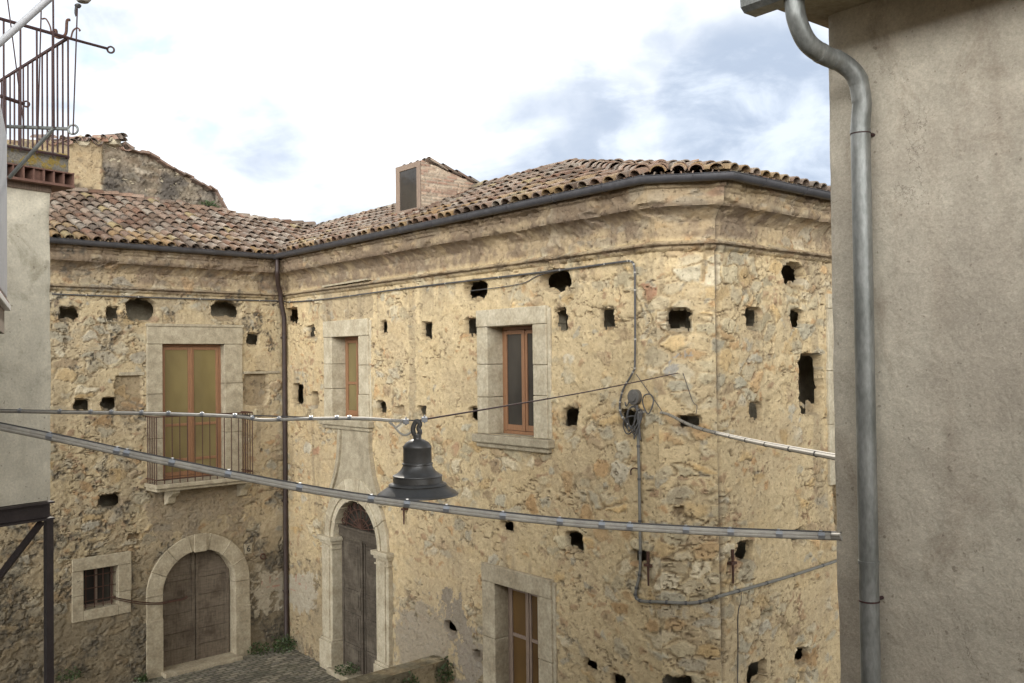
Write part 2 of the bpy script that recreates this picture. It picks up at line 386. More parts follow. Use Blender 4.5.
class Frame:                       # a vertical plane: u along it, z up, d outward
    def __init__(s, O, e, n): s.O = np.asarray(O, float); s.e = np.asarray(e, float); s.n = np.asarray(n, float)
    def P(s, u, z, d=0.): q = s.O + s.e * u + s.n * d; return np.array([q[0], q[1], z])
    def uz(s, px, py, d=0.):
        r = ray(px, py); o = s.O + s.n * d
        k = np.dot(o - CAM[:2], s.n) / np.dot(r[:2], s.n); q = CAM + r * k
        return float(np.dot(q[:2] - s.O, s.e)), float(q[2])
    def box(s, mb, u0, u1, z0, z1, d0, d1, col=None):
        mb.hexa([s.P(u0, z0, d1), s.P(u1, z0, d1), s.P(u1, z0, d0), s.P(u0, z0, d0), s.P(u0, z1, d1), s.P(u1, z1, d1), s.P(u1, z1, d0), s.P(u0, z1, d0)], col)
FR = [Frame(corners[i], es[i], ns[i]) for i in range(4)]
FL, FM, FC, FRt = FR
PROF_Z = [0, .5, ZM - .07, ZM - .045, ZM - .01, ZM + .0, ZM + .035, ZM + .05, ZM + .27, ZM + .32, ZM + .38, ZM + .42, ZM + .44, ZM + .50, ZM + .52, ZM + .64, ZM + .66, ZT]
PROF_D = [.02, 0, 0, .05, .055, .10, .105, .03, .03, .045, .10, .165, .225, .235, .235, .245, .285, .29]
PAL = np.array([(.42, .355, .23), (.50, .35, .17), (.40, .355, .255), (.34, .25, .15), (.54, .46, .315), (.44, .39, .29), (.44, .285, .14), (.40, .34, .23), (.48, .405, .27)])
def hole_field(gu, gz, fr, holes, d, seed, col, wu, wz, voidm):
    for (x0, y0, x1, y1, shp, dep) in holes:
        ua, za = fr.uz((x0 + x1) / 2, (y0 + y1) / 2); ul = fr.uz(x0, (y0 + y1) / 2)[0]; ur = fr.uz(x1, (y0 + y1) / 2)[0]
        zt = fr.uz((x0 + x1) / 2, y0)[1]; zb = fr.uz((x0 + x1) / 2, y1)[1]
        uc = (ul + ur) / 2; zc = (zt + zb) / 2; hu = abs(ur - ul) / 2 * 1.1 + .01; hz = abs(zt - zb) / 2 * 1.1 + .01
        sel = (np.abs(gu - uc) < hu + .25) & (np.abs(gz - zc) < hz + .25)
        if not sel.any(): continue
        lu = gu[sel] + (wu[sel] - .5) * .06; lz = gz[sel] + (wz[sel] - .5) * .06
        niche = dep < 0; dep = abs(dep)
        p = 2.2 if shp == 'o' else 5.
        rr = min(hu, hz)
        q = (np.abs((lu - uc) / hu) ** p + np.abs((lz - zc) / hz) ** p) ** (1 / p)
        sdist = (q - 1) * rr
        m = ss(.006, -.012, sdist)
        if dep >= .2 and not niche:
            low = ss(-.25, -.75, (lz - zc) / hz) * fbm(lu * 7, lz * 7, 2, seed + 9)
            voidm[sel] |= (sdist < -.008) & (low < .45); dep = min(.13, .5 * hu)
        rub = 1 - .45 * ss(.4, -.9, (lz - zc) / hz) * fbm(lu * 9, lz * 9, 2, seed) if dep > .2 else 1.
        cur = d[sel]; lip = ss(.10, .0, np.abs(sdist)) * (1 - m) * .004 * (fbm(lu * 14, lz * 14, 2, seed + 3) - .35)
        d[sel] = cur * (1 - m) + (-dep * rub + cur * .5) * m + lip
        hole_shade = (m * .45)[:, None]
        col[sel] = col[sel] * (1 - hole_shade) + np.array((.17, .125, .08)) * hole_shade  # hole interiors darkened, shade put into the colour
def stone_field(gu, gz, seed, stone, coursed=0., cs=(.30, .165)):
    wu = fbm(gu * 3.1, gz * 3.1, 3, seed); wz = fbm(gu * 3.1 + 40, gz * 3.1, 3, seed + 1)
    lf = fbm(gu * .55, gz * .7, 4, seed + 31); mf = fbm(gu * 2.3, gz * 2.3, 4, seed + 33); ff = fbm(gu * 9, gz * 9, 4, seed + 35); vf = fbm(gu * 24, gz * 24, 3, seed + 37)
    wamp = .30 * (1 - .6 * coursed)
    x = (gu + (wu - .5) * wamp + (ff - .5) * .06) / cs[0]; y = (gz + (wz - .5) * wamp + (vf - .5) * .03 + (ff - .5) * .03) / cs[1]
    f1, f2, ix, iy = cells(x, y, seed + 9, .9)
    e = f2 - f1
    r1 = h2(ix, iy, seed + 21); r2 = h2(ix, iy, seed + 22); r3 = h2(ix, iy, seed + 23); r4 = h2(ix, iy, seed + 24)
    expo = stone + (lf - .5) * 1.3 + (mf - .5) * .8
    vis = ss(-.05, .12, expo - r1)
    ragged = e + (ff - .5) * .30 + (vf - .5) * .16
    body = ss(.10, .27, ragged) * vis
    joint = ss(.15, .02, ragged) * ss(.0, .35, expo - r1 + .05) * ss(.35, .6, ff * .5 + mf * .5 + .1)
    # short horizontal crevices where the mortar has washed out, their shadows darkened into the colour
    rn = fbm(gu * 2.6 + 11, gz * 6.5, 4, seed + 45); ridge = 1 - np.abs(2 * rn - 1)
    crev = ss(.945, .995, ridge) * ss(.46, .60, fbm(gu * 1.6 + 30, gz * 1.6, 3, seed + 46))
    pits = ss(.63, .70, vf * .6 + ff * .4) * ss(.40, .58, mf)
    d = (lf - .5) * .05 + (mf - .5) * .016 + (ff - .5) * .013 + (vf - .5) * .014
    d = d + body * (.002 + .024 * (r2 - .42)) - joint * .020 - pits * .026 - crev * .026
    flake = ss(.50, .53, fbm(gu * 1.9 + 9, gz * 2.4, 5, seed + 41)); d = d + flake * .010
    pl = np.array((.545, .425, .248)) * (1 + .18 * (mf - .5) + .26 * (ff - .5) + .22 * (vf - .5))[..., None]
    pl = pl * (1 - flake * .16)[..., None] + np.array((.61, .485, .30)) * (flake * .16)[..., None]
    tint = ss(.42, .72, fbm(gu * 1.1 + 3, gz * 1.3, 4, seed + 43))[..., None]
    pl = pl * (1 - tint * .45) + np.array((.43, .335, .21)) * tint * .45
    gold = ss(.55, .8, fbm(gu * 3.3 + 13, gz * 4.3, 3, seed + 44))[..., None] * .22
    pl = pl * (1 - gold) + np.array((.54, .385, .19)) * gold
    sc = PAL[(r3 * len(PAL)).astype(int) % len(PAL)] * (.82 + .4 * r2)[..., None] * (1 + .6 * (ff - .5) + .3 * (vf - .5))[..., None]
    brick = (r3 > .99)[..., None]; sc = np.where(brick, np.array((.36, .20, .12)), sc)
    bm = (body * (.62 + .38 * r4))[..., None]
    # small packing stones between the large ones
    g1, g2, jx, jy = cells(x * 2.1 + 7, y * 1.8 + 3, seed + 71, .95); q1 = h2(jx, jy, seed + 72); q2 = h2(jx, jy, seed + 73)
    sm = ss(.10, .30, g2 - g1 + (ff - .5) * .3 + (vf - .5) * .2) * ss(-.03, .05, .10 + .42 * stone * .6 + (mf - .5) * .7 - q1) * (1 - body)
    col = pl * (1 - bm) + sc * bm
    scs = np.array([(.44, .27, .13), (.38, .25, .14), (.47, .34, .18), (.40, .36, .27), (.34, .22, .13)])[(q2 * 5).astype(int) % 5]; sm_ = (sm * .8)[..., None]
    col = col * (1 - sm_) + scs * sm_; d = d + sm * .006
    jm = (joint * .62 + pits * .6 + crev * .75)[..., None]; jm = np.clip(jm, 0, .8)
    col = col * (1 - jm) + np.array((.15, .11, .065)) * jm
    return d, col, dict(wu=wu, wz=wz, lf=lf, mf=mf, ff=ff, vf=vf)
def grid_faces(nu, nz):
    i = np.arange(nu - 1)[None, :] + np.arange(nz - 1)[:, None] * nu
    return np.stack([i, i + 1, i + 1 + nu, i + nu], -1)
def make_wall(i, res, holes, openings, seed, stone, parent, grime, nz=430, extra=None, label=None):
    fr = FR[i]; L = LEN[i]; nu = int(L / res) + 1
    us = np.linspace(0, L, nu); zs = np.linspace(0, ZT, nz)
    gu, gz = np.meshgrid(us, zs)
    gu_n = gu + sum(LEN[:i])
    st = stone(gu, gz) if callable(stone) else stone
    d, col, f = stone_field(gu_n, gz, seed, st, 1. if i == 2 else .25)
    col = col * np.array(grime.get('tone', (1, 1, 1)))
    prof = np.interp(gz, PROF_Z, PROF_D)
    cor = ss(ZM - .08, ZM - .04, gz)
    d = d * (1 - .55 * cor)
    # broken edges of the mouldings
    chip = ss(.56, .70, fbm(gu_n * 3.5, gz * 6, 4, seed + 51)) * cor
    prof = prof - chip * .03 * ss(ZM + .3, ZM + .4, gz) - chip * .02
    # weathering: brown crust under the eaves and below the moulding, damp near the ground, deepened with painted shade
    streak = fbm(gu_n * 4.5, gz * .5, 4, seed + 53)
    crust = ss(ZM + .04, ZM + .2, gz) * ss(.22, .52, fbm(gu_n * .9, gz * 2.2, 4, seed + 55) + .18 * (streak - .5) + grime.get('cornice', 0))
    crust = np.clip(crust * .7 + .6 * ss(ZM + .02, ZM + .12, gz), 0, 1) * (.55 + .45 * ss(.38, .58, f['ff'] * .5 + f['mf'] * .5))
    crust = np.maximum(crust, ss(ZM + .41, ZM + .45, gz) * (.62 + .35 * ss(.4, .55, f['mf'])) * grime.get('fascia', 1))
    # courses and joints of the cornice stones
    cj = (gu_n / .27 + .4 * h2(np.floor(gu_n / .27), gu * 0, 3)); cjf = np.abs(cj - np.round(cj)) * .27
    course = np.exp(-((gz - ZM - .585 + (f['ff'] - .5) * .03) / .012) ** 2) + np.exp(-((gz - ZM - .285 + (f['ff'] - .5) * .03) / .011) ** 2) * .7 + np.exp(-(cjf / .012) ** 2) * ss(ZM + .585, ZM + .60, gz) * .8
    course = np.clip(course, 0, 1) * cor * ss(.36, .52, fbm(gu_n * 2.2, gz * 3, 3, seed + 59)); d = d - course * .022
    d = d + cor * ((f['ff'] - .5) * .02 + (f['vf'] - .5) * .014 + (vn(np.floor(cj), gz * 0, 9) - .5) * .02 * ss(ZM + .58, ZM + .6, gz))
    col = col * (1 - .6 * course)[..., None] + np.array((.10, .075, .05)) * (.6 * course)[..., None]
    col = col * (1 - .9 * crust)[..., None] + np.array((.175, .128, .088)) * (.9 * crust)[..., None]
    lines = np.exp(-((gz - ZM) / .04) ** 2) * .85 + np.exp(-((gz - ZM - .455) / .025) ** 2) * .6
    lines = (lines * (.5 + streak * .8)).clip(0, .85)[..., None]
    col = col * (1 - lines) + np.array((.12, .085, .06)) * lines
    under = ss(ZM - .9, ZM - .05, gz) * (1 - cor) * ss(.5, .72, streak)
    col = col * (1 - .5 * under)[..., None] + np.array((.22, .18, .125)) * (.5 * under)[..., None]
    damp_shade = ss(grime.get('damp_shade', 1.6) + 1.2, grime.get('damp_shade', 1.6) - 1.0, gz + (f['lf'] - .5) * 2.5) * grime.get('damp_shade_k', .55)
    damp_shade = damp_shade * (.55 + .9 * f['ff'])
    damp_shade = np.clip(damp_shade, 0, .85)
    run = ss(.58, .74, fbm(gu_n * 5.5, gz * .35 + 9, 4, seed + 57)) * ss(.42, .62, fbm(gu_n * .8, gz * .8, 3, seed + 58)) * .5
    col = col * (1 - run)[..., None] + np.array((.27, .215, .14)) * run[..., None]
    col = col * (1 - damp_shade)[..., None] + np.array((.185, .15, .10)) * damp_shade[..., None]
    black = ss(grime.get('bt', .66), grime.get('bt', .66) + .1, f['mf'] * .6 + f['ff'] * .4 + .15 * ss(4, 0, gz)) * grime.get('black', .6) * (.35 + .65 * ss(.42, .58, f['vf']))
    col = col * (1 - black)[..., None] + np.array((.085, .075, .06)) * black[..., None]
    if extra: d, col = extra(fr, gu, gz, d, col, f)
    voidm = np.zeros(gu.shape, bool)
    hole_field(gu, gz, fr, holes, d, seed, col, fbm(gu_n * 11, gz * 11, 3, seed + 61), fbm(gu_n * 11 + 70, gz * 11, 3, seed + 62), voidm)
    # ends: only the moulded profile, mitred with the neighbouring wall
    w0 = np.clip(1 - gu / .6, 0, 1); w1 = np.clip(1 - (L - gu) / .6, 0, 1)
    fade = ss(0, .05, gu) * ss(0, .05, L - gu)
    if i == 0: fade = ss(0, .05, L - gu)
    if i == 3: fade = ss(0, .05, gu)
    D = prof + d * fade
    su = gu + prof * (np.dot(mits[i], es[i]) * w0 + np.dot(mits[i + 1], es[i]) * w1)
    x = fr.O[0] + fr.e[0] * su + fr.n[0] * D; y = fr.O[1] + fr.e[1] * su + fr.n[1] * D
    V = np.stack([x, y, gz], -1).reshape(-1, 3)
    Fc = grid_faces(nu, nz)
    cu = (us[:-1] + us[1:]) / 2; cz = (zs[:-1] + zs[1:]) / 2; cu, cz = np.meshgrid(cu, cz)
    keep = ~(voidm[:-1, :-1] & voidm[1:, :-1] & voidm[:-1, 1:] & voidm[1:, 1:])
    for op in openings:
        if op[0] == 'rect': keep &= ~((cu > op[1]) & (cu < op[2]) & (cz > op[3]) & (cz < op[4]))
        else:
            _, u0, u1, z0, zsp = op[:5]; r = (u1 - u0) / 2; um = (u0 + u1) / 2; hh = op[5] if len(op) > 5 else r
            keep &= ~(((cu > u0) & (cu < u1) & (cz > z0) & (cz < zsp)) | ((((cu - um) / r) ** 2 + ((cz - zsp) / hh) ** 2 < 1) & (cz >= zsp)))
    o = mesh_obj('wall', V, Fc[keep].reshape(-1, 4), MT['wall'], parent, col.reshape(-1, 3), True)
    o.data.set_sharp_from_angle(angle=math.radians(48))
    if label: o['label'] = label
    return o
# ------------------------------------------------------------------ ground
def flat(name, pts, z, mat, loc=None):
    mb = MB(); mb.add([(p[0], p[1], z) for p in pts], [tuple(range(len(pts)))]); return mb.build(name, mat, None)
MT['earth'] = mat_plain('old_paving', (.10, .09, .07), .9, 0, .3, 3, .004)
g_ = flat('ground', [(-400, -400), (400, -400), (400, 400), (-400, 400)], 0, MT['earth']); tag(g_, kind='structure')
def cobble_sheet():
    ex = es[0]; ey = ns[0]
    o = c1 - ex * 8.5 - ey * .05
    nu, nv = 430, 300
    us = np.linspace(0, 9.6, nu); vs = np.linspace(0, 6.0, nv); gu, gv = np.meshgrid(us, vs)
    cs = (.21, .105)
    wx = (fbm(gu * 1.3, gv * 1.3, 3, 3) - .5) * .12
    row = np.floor((gv + wx) / cs[1]); fx = (gu + wx) / cs[0] + .5 * np.mod(row, 2); ix = np.floor(fx)
    a = np.minimum(fx - ix, 1 - (fx - ix)) * cs[0]; b = (gv + wx) / cs[1] - row; b = np.minimum(b, 1 - b) * cs[1]
    e = np.minimum(a, b); r = h2(ix, row, 5); r2 = h2(ix, row, 6)
    m = ss(.004, .026, e)
    hgt = .012 + m * (.018 + .014 * (r - .5)) + (fbm(gu * 14, gv * 14, 3, 8) - .5) * .008
    base = np.array([(.25, .225, .175), (.20, .18, .145), (.30, .265, .20)])[(r2 * 3).astype(int)] * (.8 + .4 * r)[..., None]
    moss = ss(.5, .7, fbm(gu * 1.2, gv * 1.2, 4, 12))[..., None]
    col = base * m[..., None] + np.array((.075, .07, .045)) * (1 - m)[..., None]
    col = col * (1 - .35 * moss) + np.array((.10, .10, .06)) * .35 * moss
    P = o[None, None] + ex[None, None] * gu[..., None] + ey[None, None] * gv[..., None]
    V = np.concatenate([P, hgt[..., None]], -1).reshape(-1, 3)
    ob = mesh_obj('courtyard_paving', V, grid_faces(nu, nv).reshape(-1, 4)[:, ::1], MT['cobble'], None, col.reshape(-1, 3), True)
    tag(ob, kind='structure')
cobble_sheet()
# ------------------------------------------------------------------ the stone house
HB = np.array([c1[0], c1[1], 0])
house = empty('stone_house', HB, 'large old stone house of tan rubble with putlog holes, tiled roof and chamfered corner', 'house')
# window and door openings from their place on the walls
def rect_on(fr, x0, y0, x1, y1):
    xm, ym = (x0 + x1) / 2, (y0 + y1) / 2
    return fr.uz(x0, ym)[0], fr.uz(x1, ym)[0], fr.uz(xm, y1)[1], fr.uz(xm, y0)[1]
R_french = rect_on(FL, 162, 344, 224, 478)
R_small = rect_on(FL, 83, 567.5, 117.5, 607.5)
aL = FL.uz(162, 620)[0], FL.uz(234.5, 620)[0]; A_apex = FL.uz(199, 549.5)[1]; A_r = (aL[1] - aL[0]) / 2; A_sp = A_apex - A_r
R_w1 = rect_on(FM, 334, 336.5, 360.5, 419)
R_w2 = rect_on(FM, 490, 325.5, 535.5, 436)
R_w3 = rect_on(FM, 497.5, 589, 540.5, 683); R_w3 = (R_w3[0], R_w3[1], .12, R_w3[3])
pL = FM.uz(336.5, 590)[0], FM.uz(380.5, 590)[0]; P_apex = FM.uz(357, 501)[1]; P_r = (pL[1] - pL[0]) / 2; P_sp = FM.uz(358, 545)[1]; P_h = P_apex - P_sp
R_rw = rect_on(FRt, 841, 310, 875, 480)
print('OPEN', [tuple(round(v, 2) for v in r) for r in (R_french, R_small, R_w1, R_w2, R_w3, R_rw)], aL, A_apex, A_sp, pL, P_apex, P_sp)
holesL = [(61, 308, 79, 321, 'r', .4), (107, 307.5, 118.5, 320, 'r', .4), (128, 299, 155, 321, 'o', .5), (213, 302, 239, 320, 'o', .5),
  (75, 400, 89, 410, 'r', .35), (102, 398, 116, 409, 'r', .35), (117, 376, 141, 408, 'r', .07), (245, 374, 267, 403, 'r', .09),
  (248, 334, 258, 345, 'r', .3), (100, 495, 120, 507, 'r', .3), (129, 534, 140, 539, 'r', .1), (64, 338, 68, 345, 'o', .05)]
holesM = [(293, 386, 303, 404, 'r', .35), (285.5, 309, 297, 323, 'r', .35), (308, 326, 314, 338, 'r', .2), (381, 322, 387, 334, 'r', .3), (313, 393, 318, 408, 'r', .15),
  (378, 402, 386, 414, 'r', .35), (422, 323, 431, 339, 'r', .35), (465, 320, 476, 336, 'r', .3), (464, 281, 485, 300, 'o', .5), (542, 271, 569, 291, 'o', .4),
  (469, 408, 478, 420, 'r', .3), (555, 311, 566, 330, 'r', .25), (563, 409, 576, 430, 'r', .4), (601, 310, 613, 329, 'r', .4), (418, 407, 426, 417, 'r', .3), (396, 407, 404, 415, 'r', .05),
  (567, 534, 581, 551, 'r', .35), (584, 660.5, 596, 671.5, 'r', .35), (619, 411, 637, 430, 'r', .4), (632, 551, 647, 563, 'r', .35), (501, 522, 512, 531, 'r', .25),
  (445.5, 622, 455, 634, 'o', .3), (474, 652, 481, 659, 'r', .12), (612, 676, 624, 690, 'r', .2)]
holesC = [(669, 310, 690, 332, 'r', .4), (679.5, 416, 700, 431, 'r', .4), (662, 678, 690, 692, 'r', .4), (674, 508, 682, 516, 'r', .06)]
holesR = [(783, 264, 803, 286, 'o', .4), (746.5, 309, 760, 328, 'r', .35), (791, 310, 802, 326, 'r', .2), (801, 357, 822, 412, 'r', .4), (751, 404, 762, 421, 'r', .35),
  (737, 543, 751, 559, 'r', .3), (793, 530, 803, 545, 'r', .3), (797, 649, 808, 663, 'r', .3), (749, 664, 765, 684, 'r', .3), (834, 470, 846, 530, 'r', .19)]
def polypx(fr, pts): return [fr.uz(x, y) for x, y in pts]
def cement(fr, gu, gz, d, col, poly, c, f, k=.85, flatten=.75):
    m = inpoly(gu + (f['ff'] - .5) * .7 + (f['vf'] - .5) * .25, gz + (f['mf'] - .5) * .6 + (f['ff'] - .5) * .5, poly) * k
    d = d * (1 - m * flatten) + m * .006
    cc = np.array(c) * (1 + .35 * (f['mf'] - .5) + .25 * (f['ff'] - .5))[..., None]
    return d, col * (1 - m)[..., None] + cc * m[..., None]
def exL(fr, gu, gz, d, col, f):
    d, col = cement(fr, gu, gz, d, col, polypx(fr, [(252, 575), (290, 572), (290, 610), (272, 604), (252, 612)]), (.40, .345, .25), f)
    d, col = cement(fr, gu, gz, d, col, polypx(fr, [(150, 480), (248, 480), (248, 540), (225, 528), (190, 524), (150, 545)]), (.26, .21, .145), f, .7, .6)
    # faded red writing beside the pipe
    for (ux, uy, w, h) in ((268, 587, 4, .8), (276, 586, 9, .9), (262, 583, .8, 2), (270, 580, .8, 4), (277, 579, 3, .7)):
        a = fr.uz(ux, uy); hw = w * .009; hh = h * .018
        m = ((np.abs(gu - a[0]) < hw) & (np.abs(gz - a[1]) < hh)) * .45
        col = col * (1 - m)[..., None] + np.array((.40, .12, .08)) * m[..., None]
    return d, col
def exM(fr, gu, gz, d, col, f):
    d, col = cement(fr, gu, gz, d, col, polypx(fr, [(398, 600), (418, 606), (440, 612), (452, 640), (450, 668), (396, 672)]), (.30, .255, .19), f, .8)
    d, col = cement(fr, gu, gz, d, col, polypx(fr, [(438, 598), (455, 600), (470, 622), (482, 640), (482, 700), (462, 700), (456, 650)]), (.25, .215, .17), f, .85)
    d, col = cement(fr, gu, gz, d, col, polypx(fr, [(287, 572), (314, 566), (314, 606), (300, 612), (287, 606)]), (.41, .36, .27), f, .85)
    for (ux, uy, w, h) in ((293, 590, 10, .8), (300, 584, 5, .8), (306, 586, .8, 4), (296, 578, 1, 4), (303, 576, 4, .7)):
        a = fr.uz(ux, uy); hw = w * .011; hh = h * .018
        m = ((np.abs(gu - a[0]) < hw) & (np.abs(gz - a[1]) < hh)) * .5
        col = col * (1 - m)[..., None] + np.array((.42, .12, .08)) * m[..., None]
    # fallen render above the first window
    p = polypx(fr, [(324, 284), (372, 276), (372, 320), (324, 322)])
    m = inpoly(gu + (f['ff'] - .5) * .2, gz + (f['mf'] - .5) * .2, p) * .55
    d = d - m * .02; col = col * (1 - m * .65)[..., None] + np.array((.17, .14, .105)) * (m * .65)[..., None]
    return d, col
def exC(fr, gu, gz, d, col, f):
    return cement(fr, gu, gz, d, col, polypx(fr, [(671, 361), (687, 361), (687, 374), (671, 374)]), (.33, .31, .27), f)
def exR(fr, gu, gz, d, col, f):
    k = np.exp(-((gu - .035 + (f['mf'] - .5) * .02) / .028) ** 2) * (.45 + .6 * ss(.4, .6, f['lf']))
    d = d - k * .05
    k = np.clip(k * .8, 0, 1)[..., None]
    return d, col * (1 - k) + np.array((.16, .125, .09)) * k
make_wall(0, .019, holesL, [('rect', *R_french), ('rect', *R_small), ('arch', aL[0], aL[1], -1, A_sp)], 11, lambda u, z: .40 + .35 * ss(3.2, 1.0, z), house, dict(tone=(.84, .86, .90), damp_shade=2.0, damp_shade_k=.95, black=.8, bt=.60, cornice=-.03), extra=exL)
make_wall(1, .019, holesM, [('rect', *R_w1), ('rect', *R_w2), ('rect', *R_w3), ('arch', pL[0], pL[1], -1, P_sp, P_h)], 11, lambda u, z: .27 + .30 * ss(6.0, 9.5, u), house, dict(damp_shade=1.0, damp_shade_k=.5, black=.45, bt=.66, cornice=.06), extra=exM)
make_wall(2, .017, holesC, [], 11, .80, house, dict(damp_shade=.5, damp_shade_k=.3, black=.2, bt=.7, cornice=.08), extra=exC)
make_wall(3, .017, holesR, [('rect', *R_rw)], 11, .48, house, dict(damp_shade=.5, damp_shade_k=.3, black=.25, bt=.7, cornice=-.10, fascia=.45), extra=exR)
# rear walls and dark core so that the house is closed
WID = 7.5
mb = MB()
nin = [-n for n in ns]
core = [c0 + nin[0] * .8, c1 + (-mits[1]) * .8, c2_ - mits[2] * .7, c3_ - mits[3] * .7, c4 - ns[3] * .7, c4 - ns[3] * 8, c1 - mits[1] * 6, c0 - ns[0] * 6]
mb.prism([(p[0], p[1], .0) for p in core], (0, 0, ZT - .02)); mb.build('rear_wall', MT['stone_dark'], house)
mb = MB()
for c_, n_, e_ in ((c0, ns[0], eL), (c4, ns[3], -eR)):
    mb = MB(); a = c_ + e_ * .02; mb.prism([np.append(p, 0) for p in (a, a - n_ * 1.6, a - n_ * 1.6 + e_ * .25, a + e_ * .25 - n_ * .06)], (0, 0, ZT - .03)); mb.build('end_wall', MT['stone_dark'], house)

# joinery -----------------------------------------------------------
JR = random.Random(4)
def ring_frame(fr, mb, o, i, d0, d1, bottom=False):   # o, i: outer/inner (u0,u1,z0,z1); jambs of separate stones
    H = i[3] - o[2]; n = 3 if H > 1.2 else 2
    for (a, b) in ((o[0], i[0]), (i[1], o[1])):
        cut = [o[2]] + [o[2] + H * (k + JR.uniform(-.12, .12)) / n for k in range(1, n)] + [i[3]]
        for z0, z1 in zip(cut[:-1], cut[1:]):
            q = JR.uniform(-.006, .006); fr.box(mb, a + (q if a < i[0] - .001 else 0), b + (q if a > i[0] else 0), z0 + .003, z1 - .003, d0, d1 + q)
    fr.box(mb, o[0], o[1], i[3], o[3], d0, d1 + .012)
    if bottom: fr.box(mb, i[0], i[1], o[2], i[2], d0, d1)
def sash(fr, r, d, mat, pane, parent, leaves=2, rail=None, bw=.055, name='window', rails=()):
    u0, u1, z0, z1 = r; mb = MB(); t = .05
    fr.box(mb, u0, u0 + .045, z0, z1, d - t, d); fr.box(mb, u1 - .045, u1, z0, z1, d - t, d)
    fr.box(mb, u0 + .045, u1 - .045, z1 - .05, z1, d - t, d); fr.box(mb, u0 + .045, u1 - .045, z0, z0 + .05, d - t, d)
    a, b = u0 + .05, u1 - .05; w = (b - a) / leaves; gaps = []
    for k in range(leaves):
        l0 = a + k * w + .003; l1 = a + (k + 1) * w - .003; dd = d + .012
        y0, y1 = z0 + .055, z1 - .055
        fr.box(mb, l0, l0 + bw, y0, y1, d - .03, dd); fr.box(mb, l1 - bw, l1, y0, y1, d - .03, dd)
        zz = [y0] + [z0 + (z1 - z0) * q for q in rails] + [y1]
        fr.box(mb, l0 + bw, l1 - bw, y1 - bw, y1, d - .03, dd - .002); fr.box(mb, l0 + bw, l1 - bw, y0, y0 + bw * 1.4, d - .03, dd - .002)
        for q in rails:
            zr = z0 + (z1 - z0) * q; fr.box(mb, l0 + bw, l1 - bw, zr - .025, zr + .025, d - .03, dd - .002)
        gaps.append((l0 + bw, l1 - bw, y0 + bw, y1 - bw))
    if leaves == 2:
        um = (a + b) / 2; fr.box(mb, um - .022, um + .022, z0 + .055, z1 - .055, d + .012, d + .028)
    w_ = mb.build(name, mat, parent, bevel=.004)
    for g in gaps:
        p = MB(); fr.box(p, g[0] - .01, g[1] + .01, g[2] - .01, g[3] + .01, d - .016, d - .008); p.build('pane', pane, w_)
    return w_
# french window and balcony on the left wing
fo = rect_on(FL, 146.5, 327, 242, 478)
w = sash(FL, R_french, -.12, MT['wood_orange'], MT['pane_ochre'], house, 2, rails=(.40, .02 + .60 * 0 + .12,), name='french_window'); w['label'] = 'orange framed french window with ochre panes behind the balcony'
mb = MB(); ring_frame(FL, mb, (fo[0], fo[1], fo[2], fo[3]), R_french, -.3, .045); FL.box(mb, fo[0] - .02, fo[1] + .02, fo[3], fo[3] + .05, -.05, .075)
mb.build('surround', MT['stone_dark'], w, bevel=.01)
# small barred window
so_ = rect_on(FL, 71.5, 555, 130.5, 617.5)
mb = MB(); u0, u1, z0, z1 = R_small
FL.box(mb, u0, u0 + .04, z0, z1, -.26, -.2); FL.box(mb, u1 - .04, u1, z0, z1, -.26, -.2); FL.box(mb, u0 + .04, u1 - .04, z1 - .04, z1, -.26, -.2); FL.box(mb, u0 + .04, u1 - .04, z0, z0 + .04, -.26, -.2)
FL.box(mb, (u0 + u1) / 2 - .02, (u0 + u1) / 2 + .02, z0 + .04, z1 - .04, -.25, -.205)
w = mb.build('small_window', MT['wood_worn'], house)
mb = MB(); FL.box(mb, u0, u1, z0, z1, -.27, -.25); mb.build('pane', MT['pane_dark'], w)
mb = MB(); ring_frame(FL, mb, so_, R_small, -.3, .04, True); mb.build('surround', MT['stone'], w, bevel=.01)
mb = MB()
for k in range(4):
    uu = u0 + (u1 - u0) * (k + .5) / 4; mb.tube([FL.P(uu, z0 - .02, -.08), FL.P(uu, z1 + .02, -.08)], .009, 6)
for k in range(3):
    zz = z0 + (z1 - z0) * (k + .6) / 3.2; mb.tube([FL.P(u0 - .02, zz, -.07), FL.P(u1 + .02, zz, -.07)], .008, 6)
mb.build('bars', MT['iron'], w)
